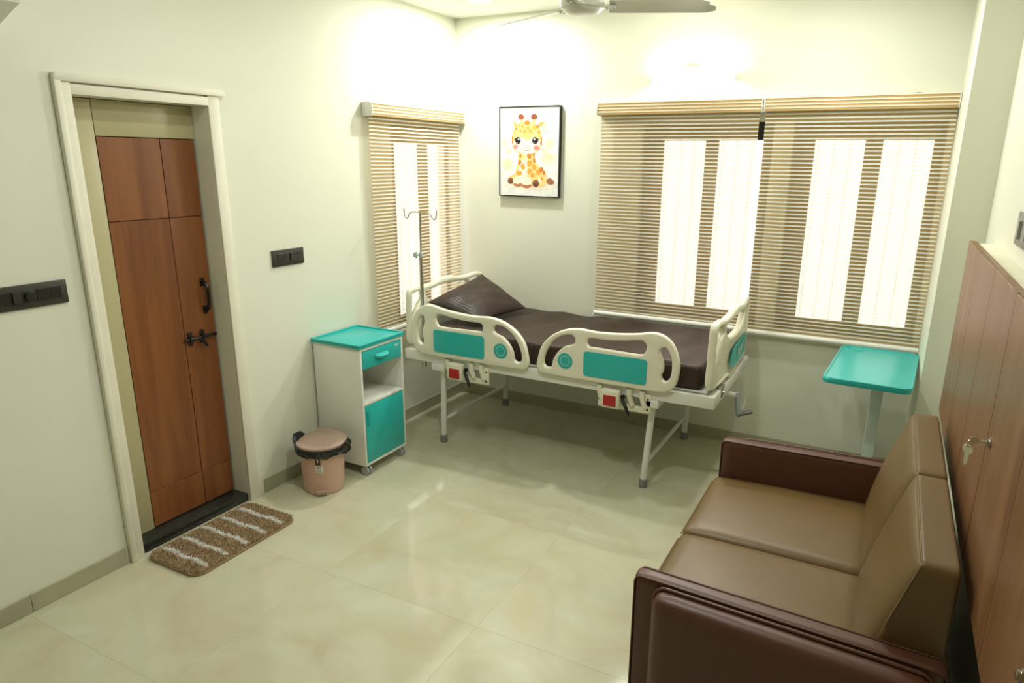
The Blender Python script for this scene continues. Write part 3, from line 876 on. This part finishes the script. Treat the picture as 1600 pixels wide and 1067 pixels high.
for j in range(rows - 1):
    for k in range(n): fs.append((j * n + k, j * n + (k + 1) % n, (j + 1) * n + (k + 1) % n, (j + 1) * n + k))
me = new_mesh('bin_liner', vs, fs, False)
ln = obj('bin_liner', me, liner_m, None, (bc[0], bc[1], .25))
tag(ln, 'crumpled black plastic bag folded over the rim of the pedal bin', 'bin bag')

# ================================================================ doormat
mt_ = thing('doormat', 'brown shaggy doormat with five white stripes in front of the door', 'mat', (-2.70, 1.985, 0))
mx0, mx1, my0, my1 = -2.878, -2.522, 1.683, 2.285
bm = BM(); lp = rrect(mx0, mx1, my0, my1, .06, 8)
v0 = [bm.verts.new((a, b, .0)) for a, b in lp]; v1 = [bm.verts.new((a, b, .010)) for a, b in lp]
bm.faces.new(v0[::-1]); bm.faces.new(v1)
for i in range(len(lp)): bm.faces.new((v0[i], v0[(i + 1) % len(lp)], v1[(i + 1) % len(lp)], v1[i]))
pile_b = mat('brown_pile', (198, 174, 140), rough=.9, var=.06, scale=14, spec=.1)
pile_w = mat('white_pile', (255, 254, 248), rough=.9, var=.01, scale=20, spec=.1)
obj('mat_backing', bm, mat('mat_edge', (150, 128, 96), rough=.9), mt_)
K = 26000
px = rng.uniform(mx0 + .006, mx1 - .006, K); py = rng.uniform(my0 + .006, my1 - .006, K)
r_ = .054
cxx = np.clip(px, mx0 + .06, mx1 - .06); cyy = np.clip(py, my0 + .06, my1 - .06)
keep = np.hypot(px - cxx, py - cyy) < r_
px, py = px[keep], py[keep]; K = len(px)
ang = rng.uniform(0, 2 * PI, K); hh = rng.uniform(.010, .017, K); lean = rng.normal(0, .0045, (K, 2)); ww = .0021
dx, dy = np.cos(ang) * ww, np.sin(ang) * ww
V = np.zeros((K, 4, 3))
V[:, 0] = np.c_[px - dx, py - dy, np.full(K, .008)]; V[:, 1] = np.c_[px + dx, py + dy, np.full(K, .008)]
V[:, 2] = np.c_[px + lean[:, 0] + dx * .8, py + lean[:, 1] + dy * .8, .008 + hh]; V[:, 3] = np.c_[px + lean[:, 0] - dx * .8, py + lean[:, 1] - dy * .8, .008 + hh]
F = np.arange(K * 4).reshape(K, 4)
me = bpy.data.meshes.new('pile'); me.from_pydata(V.reshape(-1, 3).tolist(), [], F.tolist()); me.update()
st = np.zeros(K, dtype=np.int32)
for sy in (1.765, 1.872, 1.985, 2.093, 2.200):
    inx = (px > mx0 + .02) & (px < mx1 - .018)
    st[(np.abs(py - sy - .004 * np.sin(px * 40)) < .0118) & inx] = 1
me.polygons.foreach_set('material_index', st)
pl = obj('pile', me, [pile_b, pile_w], mt_); pl['kind'] = 'stuff'
boxo('care_tag', (-2.845, -2.825, 2.284, 2.305, .002, .004), paper_m, mt_)

# ================================================================ sofa
sf = thing('sofa', 'two seat leather sofa, tan cushions between dark brown arms', 'sofa', (-.15, 2.39, 0))
AY0, AY1, BY0, BY1 = 1.770, 1.828, 2.955, 3.010
rboxo('base', (-.545, AY1 - .01, .09), (.27, BY0 + .01, .33), .02, arm_m, sf, 6)
for (lx, ly) in ((-.49, 1.86), (-.49, 2.92), (.2, 1.86), (.2, 2.92)):
    lb = BM(); lathe(lb, [(.018, 0), (.02, .004), (.028, .10)], (lx, ly, 0), 12); shade(obj('leg', lb, black_m, sf), 50)
def seat_fn(p, u):
    if u.z > .0:
        p = p + Vector((0, 0, .014 * (1 - u.x ** 2) * (1 - u.y ** 2)))
        p.z -= .018 * max(0, u.x) ** 2 * 0 + .010 * max(0, -u.x - .6)
    return p
for a, b in ((AY1 + .004, 2.388), (2.392, BY0 - .004)):
    c_ = rboxo('seat_cushion', (-.572, a, .27), (.09, b, .438), .038, seat_m, sf, 14, seat_fn)
    bm = BM()
    tube(bm, [(-.575, a + .02, .40), (-.575, b - .02, .40)], .003, 6); obj('piping', bm, seat_m, c_)
def back_fn(p, u):
    k = (p.z - .40) / (.845 - .40)
    w = (1 - u.x) / 2; kk = max(0, min(1, k))
    p = p + Vector((w * (.125 * kk - .026 * math.sin(kk * PI) * (1 - u.y ** 4)), 0, 0))
    return p
for a, b in ((AY1 + .002, 2.389), (2.392, BY0 + .035)):
    bc_ = rboxo('back_cushion', (.048, a, .39), (.268, b, .845), .022, seat_m, sf, 14, back_fn)
    bm = BM()
    tube(bm, [(.178, a + .01, .8455), (.178, b - .01, .8455)], .0012, 5)
    ym = a + .004 if a < 2 else b - .004
    tube(bm, [(.178, ym - .003 if a < 2 else ym + .003, .84), (.12, ym - .003 if a < 2 else ym + .003, .64)], .0016, 5)
    obj('seam_stitching', bm, stitch_m, bc_)
def arm(y0, y1, near):
    a = rboxo('armrest', (-.555, y0, .10), (.272, y1, .60), .018, arm_m, sf, 12)
    # welts round the inner and outer edge of the arm band
    for yy in (y0 + .002, y1 - .002):
        lp = rrect(-.551, .268, .12, .5965, .022, 6)
        bm = BM(); pts = [(u, yy, v) for u, v in lp]; tube(bm, pts + pts[:1], .003, 6, cap=False)
        shade(obj('welt', bm, arm_m, a), 60)
    # padded outer panel with its piping
    lo_, hi_ = ((-.478, y0 - .075, .13), (.240, y0 + .02, .590)) if near else ((-.478, y1 - .02, .13), (.240, y1 + .075, .590))
    rboxo('outer_panel', lo_, hi_, .036, arm_m, a, 16)
    yp = y0 - .018 if near else y1 + .018
    bm = BM(); pts = [(u, yp, v) for u, v in rrect(-.482, .244, .126, .594, .04, 8)]
    tube(bm, pts + pts[:1], .006, 8, cap=False); shade(obj('piping', bm, arm_m, a), 60)
arm(AY0, AY1, True); arm(BY0, BY1, False)
rboxo('back_frame', (.20, 1.9, .10), (.262, 2.88, .80), .015, arm_m, sf, 6)
def descend(o):
    for c in o.children:
        yield c
        yield from descend(c)
for o in list(descend(sf)):                                       # the sofa is a little wider at the back than at the front
    g = ORG[o.name]
    for v in o.data.vertices:
        v.co.y += (v.co.y + g.y - 2.39) * .075 * (v.co.x + g.x + .555) / .83

# ================================================================ wall cabinet, locks, key
cb_ = thing('wall_cabinet', 'shallow wood veneer cabinet with tall doors on the wall behind the sofa', 'cabinet', (.34, 2.0, .72))
boxo('carcass', (.327, XR - .001, .60, 3.485, .735, 1.484), cream_m, cb_)
boxo('door_core', (.309, .3265, .69, 3.48, .738, 1.480), groove_m, cb_)
ybs = [3.49, 3.013, 2.543, 2.075, 1.610, 1.145, .68]
for i, (b, a) in enumerate(zip(ybs, ybs[1:])):
    g = .0022 if i != 2 else .0042
    g2 = .0042 if i == 3 else .0022
    dz = 0
    dpn = boxo('door_panel', (.300, .3085, a + g, b - g2, .728, 1.494 - .0015 * (i % 2)), cab_wood, cb_, bev=.0015, seg=1)
boxo('top_edging', (.3085, .3268, .69, 3.488, 1.4805, 1.4925), cab_wood, cb_)
boxo('end_edging', (.3085, .3268, 3.4805, 3.4885, .73, 1.4804), cab_wood, cb_)
# locks
def lock(y, z):
    bm = BM(); lathe(bm, [(.013, 0), (.013, -.003), (.0095, -.004), (.0095, -.009), (.006, -.010)], (.3, y, z), 20, 'X')
    return shade(obj('cam_lock', bm, chrome_m, cb_), 40)
lock(2.012, 1.112); lock(1.262, .962)
key_m = mat('nickel_key', (206, 204, 180), rough=.3, metal=.8)
ky = thing('key_pair', 'pair of nickel keys, one in the cabinet lock and one dangling', 'keys', (.27, 2.012, 1.03))
kb = BM(); box(kb, .276, .292, 2.009, 2.015, 1.109, 1.115, bev=.001)
# bow of the inserted key: flat plate in the x-z plane
def key_plate(bm, loop, thick, fn):
    v0 = [bm.verts.new(fn(u, v, -thick / 2)) for u, v in loop]; v1 = [bm.verts.new(fn(u, v, thick / 2)) for u, v in loop]
    bm.faces.new(v0); bm.faces.new(v1[::-1])
    for i in range(len(loop)): bm.faces.new((v0[i], v0[(i + 1) % len(loop)], v1[(i + 1) % len(loop)], v1[i]))
    bmesh.ops.recalc_face_normals(bm, faces=bm.faces[:])
key_plate(kb, [(0, -.004), (0, .004), (-.008, .006), (-.016, .010), (-.023, .009), (-.026, .002), (-.025, -.006), (-.016, -.009), (-.007, -.005)], .003, lambda u, v, w: (.280 + u, 2.012 + w, 1.112 + v))
shade(obj('inserted_key', kb, key_m, ky), 30)
kb = BM(); tube(kb, [(.256 + .006 * math.cos(t), 2.012 + .004 * math.cos(t), 1.102 + .010 * math.sin(t)) for t in [2 * PI * k / 20 for k in range(21)]], .0013, 6, cap=False)
shade(obj('key_ring', kb, chrome_m, ky), 60)
kb = BM()
key_plate(kb, [(-.005, 0), (.005, 0), (.013, -.006), (.015, -.018), (.006, -.030), (.004, -.062), (-.001, -.068), (-.005, -.062), (-.006, -.030), (-.015, -.018), (-.013, -.006)], .003, lambda u, v, w: (.254 + u * .75, 2.016 - u * .6 + w, 1.096 + v * .85))
shade(obj('hanging_key', kb, key_m, ky), 30)

# ================================================================ switchboards
def board_sw(name, label, fn, a0, a1, z0, z1, pm, mods, cat, base):
    t = thing(name, label, cat, base)
    def bx(A0, A1, O0, O1, Z0, Z1, bm, bev=.0015):
        p, q = fn(A0, O0, Z0), fn(A1, O1, Z1)
        box(bm, min(p[0], q[0]), max(p[0], q[0]), min(p[1], q[1]), max(p[1], q[1]), Z0, Z1, bev=bev)
    bm = BM(); bx(a0, a1, 0.0005, .010, z0, z1, bm, .002); shade(obj('cover_plate', bm, pm, t))
    return t, bx
fnL = lambda a, o, z: (XL + o, a, z)
t, bx = board_sw('switchboard', 'long charcoal switchboard with fan regulator left of the door', fnL, 1.195, 1.563, 1.232, 1.324, plate_m, None, 'switchboard', (XL, 1.38, 1.232))
z0, z1 = 1.254, 1.302
for a0, a1 in ((1.222, 1.266), (1.269, 1.313), (1.316, 1.356)):
    bm = BM(); bx(a0, a1, .009, .013, z0, z1, bm); obj('switch_rocker', bm, module_m, t)
bm = BM(); bx(1.362, 1.392, .009, .019, z0 + .001, z1 - .001, bm); obj('switch_rocker', bm, plate_m, t)
bm = BM(); bx(1.396, 1.442, .009, .011, z0, z1, bm); lathe(bm, [(.017, .011), (.015, .026), (.006, .0265)], (XL, 1.419, 1.278), 20, 'X'); shade(obj('fan_regulator', bm, module_m, t), 40)
for a0, a1 in ((1.448, 1.493), (1.496, 1.541)):
    bm = BM(); bx(a0, a1, .009, .012, z0, z1, bm); obj('blank_module', bm, module_m, t)
t, bx = board_sw('power_socket', 'small charcoal socket and switch plate above the pedal bin', fnL, 2.615, 2.838, 1.235, 1.323, plate_m, None, 'socket', (XL, 2.73, 1.235))
bm = BM(); bx(2.648, 2.698, .009, .013, 1.257, 1.303, bm); obj('blank_module', bm, module_m, t)
bm = BM(); bx(2.703, 2.735, .009, .011, 1.257, 1.303, bm); bx(2.737, 2.762, .009, .018, 1.258, 1.302, bm); obj('switch_rocker', bm, plate_m, t)
bm = BM(); bx(2.766, 2.818, .009, .0125, 1.254, 1.306, bm); so = obj('socket_face', bm, plate_m, t)
bm = BM()
for a, z, r in ((2.792, 1.291, .0052), (2.783, 1.269, .0036), (2.801, 1.269, .0036)): lathe(bm, [(r, .0123), (r, .0129)], (XL, a, z), 12, 'X')
obj('pin_holes', bm, mat('pure_black', (6, 6, 6), rough=.9), so)
fnR = lambda a, o, z: (XR - o, a, z)
t, bx = board_sw('power_socket', 'grey socket and switch plate above the wood cabinet', fnR, 2.64, 2.905, 1.543, 1.652, grey_plate_m, None, 'socket', (XR, 2.77, 1.543))
bm = BM(); bx(2.815, 2.865, .009, .0125, 1.567, 1.628, bm); so = obj('socket_face', bm, grey_mod_m, t)
bm = BM()
for a, z, r in ((2.84, 1.615, .005), (2.83, 1.588, .0035), (2.85, 1.588, .0035)): lathe(bm, [(r, -.0123), (r, -.0129)], (XR, a, z), 12, 'X')
obj('pin_holes', bm, _mats['pure_black'], so)
bm = BM(); bx(2.775, 2.81, .009, .022, 1.568, 1.627, bm); obj('switch_rocker', bm, grey_mod_m, t)
bm = BM(); bx(2.70, 2.77, .009, .0125, 1.567, 1.628, bm); obj('blank_module', bm, grey_mod_m, t)

# ================================================================ giraffe picture
pc = thing('wall_picture', 'black framed watercolour of a sitting baby giraffe on the back wall', 'picture', (-2.306, YB - .015, 1.555))
PX0, PX1, PZ0, PZ1, PY = -2.543, -2.070, 1.556, 2.160, YB - .032
fw_ = .007
for b in ((PX0, PX0 + fw_, PY, YB - .001, PZ0, PZ1), (PX1 - fw_, PX1, PY, YB - .001, PZ0, PZ1), (PX0 + fw_, PX1 - fw_, PY, YB - .001, PZ0, PZ0 + fw_), (PX0 + fw_, PX1 - fw_, PY, YB - .001, PZ1 - fw_, PZ1)):
    boxo('frame_side', b, black_m, pc, bev=.0008, seg=1)
pcols = {}
pm_list = []
def pcol(rgb):
    if rgb not in pcols:
        m = mat('print_%d_%d_%d' % rgb, rgb, rough=.6, var=.05, scale=28, spec=.2)
        pcols[rgb] = len(pm_list); pm_list.append(m)
    return pcols[rgb]
pr = BM(); layer = [0]
ux = lambda X: PX0 + fw_ + (X - 76) / (668 - 76) * (PX1 - PX0 - 2 * fw_)
vz = lambda Yp, X: PZ1 - fw_ - (Yp - (86 - (X - 76) / 592 * 16)) / (900 + (X - 76) / 592 * 26) * (PZ1 - PZ0 - 2 * fw_)
def P(pts, rgb, smooth=4):
    if smooth: pts = catmull(pts, smooth)
    y = PY + .0062 - .00003 * layer[0]; layer[0] += 1
    tri = tessellate_polygon([[Vector((a, b, 0)) for a, b in pts]])
    vs = [pr.verts.new((ux(a), y, vz(b, a))) for a, b in pts]
    mi = pcol(rgb)
    for t_ in tri:
        try:
            f = pr.faces.new([vs[i] for i in t_]); f.material_index = mi
        except ValueError: pass
def E_(cx, cy, rx, ry, rgb, rot=0, n=26):
    c, s = math.cos(math.radians(rot)), math.sin(math.radians(rot))
    P([(cx + rx * math.cos(t) * c - ry * math.sin(t) * s, cy + rx * math.cos(t) * s + ry * math.sin(t) * c) for t in [2 * PI * k / n for k in range(n)]], rgb, 0)
P([(76, 86), (668, 70), (668, 996), (76, 986)], (234, 233, 228), 0)
for (cx, cy, rx, ry, rot) in ((150, 660, 72, 80, 10), (120, 440, 50, 60, 0), (170, 520, 46, 50, 0), (560, 590, 86, 62, -8), (570, 440, 64, 70, 0), (380, 880, 270, 46, 2), (520, 520, 50, 40, 0)):
    for k, col in enumerate(((238, 230, 214), (240, 224, 198), (242, 218, 184))):
        E_(cx, cy, rx * (1 - .22 * k), ry * (1 - .22 * k), col, rot)
BODY, CREAM, SPOT, SPOT2, DK, LINE = (243, 208, 132), (248, 236, 208), (226, 160, 76), (206, 128, 58), (140, 78, 56), (170, 110, 70)
# tail
P([(520, 790), (560, 820), (575, 835), (560, 850), (520, 840)], SPOT)
P([(550, 830), (575, 802), (610, 815), (630, 850), (600, 872), (562, 862)], (164, 112, 82))
# neck and body
P([(275, 530), (262, 640), (240, 720), (232, 790), (250, 850), (330, 880), (440, 880), (520, 880), (550, 820), (545, 760), (515, 710), (460, 665), (432, 600), (420, 530)], BODY)
P([(290, 560), (280, 650), (265, 740), (270, 830), (330, 850), (360, 760), (350, 640), (345, 560)], CREAM)
for q in ((315, 590, 26, 32, BODY), (375, 575, 22, 30, SPOT2), (278, 640, 18, 28, SPOT2), (312, 685, 22, 34, SPOT), (378, 650, 26, 32, SPOT), (425, 690, 22, 34, SPOT), (275, 755, 30, 26, SPOT), (378, 735, 24, 28, SPOT), (470, 740, 26, 30, SPOT), (500, 715, 20, 28, SPOT2), (410, 775, 18, 24, SPOT), (525, 750, 12, 24, SPOT2), (425, 620, 12, 30, SPOT2), (370, 785, 18, 16, BODY), (285, 575, 12, 22, SPOT2), (420, 560, 9, 26, SPOT2)):
    E_(*q[:4], q[4], 8 * math.sin(q[0]))
# hind legs
P([(250, 760), (200, 775), (160, 805), (165, 850), (205, 868), (262, 830)], BODY)
E_(186, 836, 32, 34, (150, 98, 72)); E_(188, 848, 22, 20, (110, 74, 56))
P([(540, 770), (490, 780), (440, 810), (420, 850), (440, 890), (500, 890), (548, 850)], BODY)
E_(482, 832, 22, 26, CREAM); E_(505, 810, 14, 18, SPOT)
E_(444, 860, 36, 40, (150, 98, 72)); E_(446, 874, 26, 22, (106, 72, 56))
# front legs
P([(225, 800), (255, 785), (295, 800), (308, 850), (300, 890), (255, 898), (222, 885), (212, 845)], CREAM)
P([(214, 862), (255, 868), (304, 860), (300, 890), (255, 899), (222, 886)], (190, 122, 88))
P([(318, 815), (350, 795), (392, 808), (402, 860), (390, 900), (345, 910), (310, 895), (304, 850)], CREAM)
P([(306, 872), (350, 880), (400, 872), (392, 900), (345, 912), (312, 898)], (190, 116, 84))
# ears
P([(250, 270), (235, 220), (190, 195), (130, 205), (140, 260), (165, 310), (205, 335), (240, 310)], (242, 230, 208))
P([(232, 285), (215, 245), (180, 232), (165, 250), (180, 295), (210, 312)], (238, 196, 184))
P([(215, 220), (245, 250), (258, 285), (235, 310), (222, 270)], SPOT)
P([(458, 270), (480, 222), (530, 205), (596, 205), (590, 260), (560, 315), (515, 340), (475, 315)], (242, 230, 208))
P([(485, 290), (500, 252), (535, 240), (550, 262), (535, 300), (505, 315)], (238, 190, 178))
P([(470, 245), (505, 225), (525, 238), (490, 262), (472, 290)], SPOT)
# horns
P([(275, 250), (280, 200), (298, 185), (315, 200), (312, 250)], BODY)
P([(395, 250), (400, 200), (418, 185), (435, 200), (432, 250)], BODY)
E_(290, 177, 29, 30, DK); E_(420, 175, 31, 30, DK)
# head
P([(240, 270), (290, 238), (350, 226), (410, 236), (462, 266), (490, 320), (500, 400), (495, 470), (460, 525), (400, 550), (345, 555), (285, 545), (225, 515), (200, 460), (198, 390), (212, 320)], BODY)
P([(215, 430), (260, 385), (330, 400), (350, 420), (380, 400), (430, 380), (485, 420), (490, 475), (455, 525), (398, 548), (345, 553), (290, 543), (230, 512), (208, 470)], CREAM)
for q in ((352, 236, 28, 26, SPOT2), (268, 262, 16, 18, SPOT), (308, 272, 16, 20, SPOT), (425, 285, 18, 26, SPOT), (455, 275, 14, 20, SPOT2), (243, 298, 14, 16, SPOT2), (330, 325, 20, 24, SPOT), (385, 318, 18, 24, SPOT), (285, 318, 14, 16, SPOT), (360, 288, 14, 20, SPOT), (225, 335, 10, 16, SPOT), (470, 330, 14, 22, SPOT), (206, 390, 10, 24, SPOT2), (204, 432, 9, 20, SPOT2), (494, 400, 8, 28, SPOT2), (492, 440, 9, 24, SPOT2), (355, 355, 30, 22, (240, 192, 110))):
    E_(*q[:4], q[4], 6 * math.cos(q[1]))
E_(237, 478, 28, 25, (240, 160, 146)); E_(237, 478, 18, 16, (238, 138, 126))
E_(449, 490, 33, 27, (240, 160, 146)); E_(449, 490, 22, 18, (238, 138, 126))
for cx in (261, 432):
    s = -1 if cx < 300 else 1
    E_(cx, 417, 28, 37, (58, 46, 44)); E_(cx, 425, 20, 24, (30, 24, 24)); E_(cx + 6 - (10 if s > 0 else 0), 404, 8, 10, (250, 250, 248)); E_(cx - 8, 440, 8, 6, (140, 128, 120))
    P([(cx + s * 20, 390), (cx + s * 42, 402), (cx + s * 28, 412)], (58, 46, 44), 0); P([(cx + s * 22, 408), (cx + s * 40, 420), (cx + s * 26, 424)], (58, 46, 44), 0)
E_(320, 468, 4, 5, (110, 84, 72)); E_(370, 470, 4, 5, (110, 84, 72))
mo = [(305, 488), (318, 506), (336, 517), (352, 519), (370, 512), (384, 496)]
P(mo + [(a, b + 4) for a, b in reversed(mo)], (130, 90, 78), 0)
bmesh.ops.recalc_face_normals(pr, faces=pr.faces[:])
for f in pr.faces:
    if f.normal.y > 0: f.normal_flip()
obj('print', pr, pm_list, pc)
boxo('backing_board', (PX0 + fw_, PX1 - fw_, PY + .0075, PY + .012, PZ0 + fw_, PZ1 - fw_), paper_m, pc)

# ================================================================ lamps, fan, air conditioner
def spot_col(x, y): return (1.0, .95, .84)
lens_m = mat('lamp_lens', (255, 252, 240), rough=.4, emit=(255, 247, 228), estr=9.0)
for i, (x, y) in enumerate(LAMPS):
    lab = ['round ceiling downlight in the corner above the bed head', 'round ceiling downlight above the overbed table', 'round ceiling downlight in front of the wooden door',
           'round ceiling downlight over the middle of the floor', 'round ceiling downlight in the near corner by the left wall', 'round ceiling downlight behind the camera position'][i]
    t = thing('ceiling_downlight', lab, 'downlight', (x, y, ZC - .012), 'recessed ceiling downlights')
    bm = BM(); lathe(bm, [(.066, -.003), (.070, -.008), (.082, -.006), (.084, 0)], (x, y, ZC), 40, cap=False); shade(obj('trim_ring', bm, white_m, t), 50)
    bm = BM(); lathe(bm, [(.066, -.0045), (.066, -.001)], (x, y, ZC), 40); obj('lens', bm, lens_m, t)
    ld = bpy.data.lights.new('downlight_lamp', 'AREA'); ld.shape = 'DISK'; ld.size = .12; ld.energy = LAMP_W[i]; ld.color = (.955, 1.0, .96)
    lo = bpy.data.objects.new('downlight_lamp', ld); COL.objects.link(lo); lo.parent = t; lo.location = (0, 0, .002)

tb_ = thing('tube_light', 'glowing white tube light on the back wall above the blinds', 'tube light', (-1.19, YB - .03, 2.29))
boxo('batten', (-1.455, -.925, YB - .022, YB - .001, 2.275, 2.305), white_m, tb_, bev=.002)
tubeo('glowing_tube', [(-1.445, YB - .038, 2.29), (-.935, YB - .038, 2.29)], .014, mat('tube_glow', (255, 255, 250), rough=.4, emit=(255, 253, 244), estr=60.0), tb_, 16)
for xx in (-1.458, -.936): boxo('end_holder', (xx, xx + .014, YB - .056, YB - .001, 2.27, 2.31), white_m, tb_, bev=.003)
boxo('terminal_box', (-1.265, -1.145, YB - .012, YB - .001, 2.336, 2.362), white_m, tb_, bev=.003)
ld = bpy.data.lights.new('tube_lamp', 'AREA'); ld.shape = 'RECTANGLE'; ld.size = .5; ld.size_y = .03; ld.energy = TUBE_W; ld.color = (1, .98, .92)
lo = bpy.data.objects.new('tube_lamp', ld); COL.objects.link(lo); lo.parent = tb_; lo.location = (0, -.026, 0); lo.rotation_euler = (math.radians(-90), 0, 0)

fan = thing('ceiling_fan', 'pale grey three blade ceiling fan hanging above the bed', 'ceiling fan', (-1.37, 3.12, 2.44))
fm = mat('fan_enamel', (228, 227, 216), rough=.4, var=.01, coat=.2)
fz = 2.448
bm = BM(); lathe(bm, [(.02, -.012), (.055, -.010), (.078, -.002), (.084, .006), (.088, .010), (.10, .014), (.104, .03), (.10, .05), (.07, .075), (.03, .085)], (-1.37, 3.12, fz), 40); shade(obj('motor_housing', bm, fm, fan), 35)
tubeo('down_rod', [(-1.37, 3.12, fz + .08), (-1.37, 3.12, ZC - .03)], .012, fm, fan)
bm = BM(); lathe(bm, [(.02, -.09), (.05, -.06), (.06, 0)], (-1.37, 3.12, ZC), 24); shade(obj('canopy', bm, fm, fan), 50)
for ang in (21, 157, 272):
    a = math.radians(ang); R = Matrix.Rotation(a, 4, 'Z')
    bm = BM(); rows = []
    for k in range(15):
        t_ = k / 14; r = .12 + .44 * t_
        w = .058 + .004 * math.sin(t_ * PI); 
        if t_ > .88: w *= math.sqrt(max(.05, 1 - ((t_ - .88) / .125) ** 2))
        row = []
        for j in range(7):
            s = -1 + 2 * j / 6
            row.append(Vector((r + (.03 * t_ if s > 0 else 0), s * w, .022 - s * .014 + .006 * (1 - s * s) - .004 * t_)))
        rows.append(row)
    vt = [[bm.verts.new(p + Vector((0, 0, .0015))) for p in row] for row in rows]; vb2 = [[bm.verts.new(p - Vector((0, 0, .0015))) for p in row] for row in rows]
    for k in range(14):
        for j in range(6):
            bm.faces.new((vt[k][j], vt[k + 1][j], vt[k + 1][j + 1], vt[k][j + 1])); bm.faces.new((vb2[k][j], vb2[k][j + 1], vb2[k + 1][j + 1], vb2[k + 1][j]))
    for k in range(14):
        for j in (0, 6):
            bm.faces.new((vt[k][j], vb2[k][j], vb2[k + 1][j], vt[k + 1][j]))
    for j in range(6):
        for k in (0, 14): bm.faces.new((vt[k][j], vt[k][j + 1], vb2[k][j + 1], vb2[k][j]))
    box(bm, .085, .15, -.02, .02, .016, .022)
    bmesh.ops.recalc_face_normals(bm, faces=bm.faces[:])
    bmesh.ops.transform(bm, matrix=Matrix.Translation((-1.37, 3.12, fz)) @ R, verts=bm.verts[:])
    bl = shade(obj('blade', bm, fm, fan), 40)
    bm = BM()
    for (rr, s) in ((.11, -.01), (.11, .01), (.135, -.012), (.135, .012)): lathe(bm, [(.0045, .012), (.0045, .016)], (rr, s, 0), 8)
    bmesh.ops.transform(bm, matrix=Matrix.Translation((-1.37, 3.12, fz)) @ R, verts=bm.verts[:])
    obj('screw', bm, chrome_m, bl)

ac = thing('air_conditioner', 'white split air conditioner high on the left wall before the door', 'air conditioner', (XL + .1, 1.05, 2.23))
prof = [(0.001, 2.232), (.06, 2.236), (.15, 2.272), (.205, 2.292), (.212, 2.31), (.215, 2.40), (.20, 2.50), (.16, 2.53), (0.001, 2.535)]
def extr(pf, ya, yb, m, nm, par):
    bm = BM()
    v0 = [bm.verts.new((XL + a, ya, b)) for a, b in pf]; v1 = [bm.verts.new((XL + a, yb, b)) for a, b in pf]
    bm.faces.new(v0); bm.faces.new(v1[::-1])
    for i in range(len(pf)): bm.faces.new((v0[i], v0[(i + 1) % len(pf)], v1[(i + 1) % len(pf)], v1[i]))
    bmesh.ops.recalc_face_normals(bm, faces=bm.faces[:])
    return shade(obj(nm, bm, m, par), 25)
extr(prof, .60, 1.465, white_m, 'body', ac)
extr([(.07, 2.2385), (.145, 2.2685), (.147, 2.264), (.072, 2.234)], .66, 1.41, mat('vane_grey', (150, 150, 136), rough=.5), 'air_vane', ac)

# ================================================================ overbed table
ot = thing('overbed_table', 'teal topped overbed table on a pale column beside the pillar', 'table', (.02, 3.93, 0))
ang = math.radians(-3.2)
def rt(u, v, z): return (.012 + u * math.cos(ang) - v * math.sin(ang), 3.935 + u * math.sin(ang) + v * math.cos(ang), z)
ow, ol = .20, .375
plate('table_top', [rrect(-ow + .012, ow - .012, -ol + .012, ol - .012, .045, 8)], .026, .006, lambda u, v, w: rt(u * 1.07 - .004, v * 1.03, .765 + w), teal_m, ot)
lip = rrect(-ow + .006, ow - .006, -ol + .006, ol - .006, .045, 8)
bm = BM(); pts = [rt(u, v, .778) for u, v in lip]; tube(bm, pts + pts[:1], .005, 8, cap=False); shade(obj('raised_rim', bm, teal_m, ot), 60)
bm = BM(); pts = [rt(-.125 + .042 * math.cos(t), .30 + .042 * math.sin(t), .779) for t in [2 * PI * k / 30 for k in range(31)]]; tube(bm, pts, .0025, 6, cap=False)
for k in (-1, 0, 1):
    tube(bm, [rt(-.150, .30 + k * .012, .779), rt(-.10, .30 + k * .012, .779)], .0018, 5)
shade(obj('cup_ring', bm, mat('pale_teal_rim', (90, 200, 184), rough=.35), ot), 60)
colm = mat('pale_blue_column', (206, 218, 212), rough=.35, var=.01)
bm = BM(); box(bm, .015, .075, 3.96, 4.02, .09, .74, bev=.006); shade(obj('column', bm, colm, ot))
bm = BM(); box(bm, .005, .085, 3.95, 4.03, .735, .753, bev=.003); obj('top_bracket', bm, white_m, ot)
for yy in (3.72, 4.22):
    bm = BM(); box(bm, -.15, .185, yy - .02, yy + .02, .055, .085, bev=.004); bo = shade(obj('base_bar', bm, colm, ot))
    for xx in (-.135, .17):
        wb = BM(); lathe(wb, [(.012, -.008), (.025, -.008), (.027, 0), (.025, .008), (.012, .008)], (xx, yy, .0272), 18, 'Y'); box(wb, xx - .008, xx + .008, yy - .012, yy + .012, .035, .056)
        shade(obj('caster', wb, grey_rub, bo), 40)
bm = BM(); box(bm, .02, .07, 3.72, 4.22, .06, .09, bev=.004); shade(obj('base_beam', bm, colm, ot))
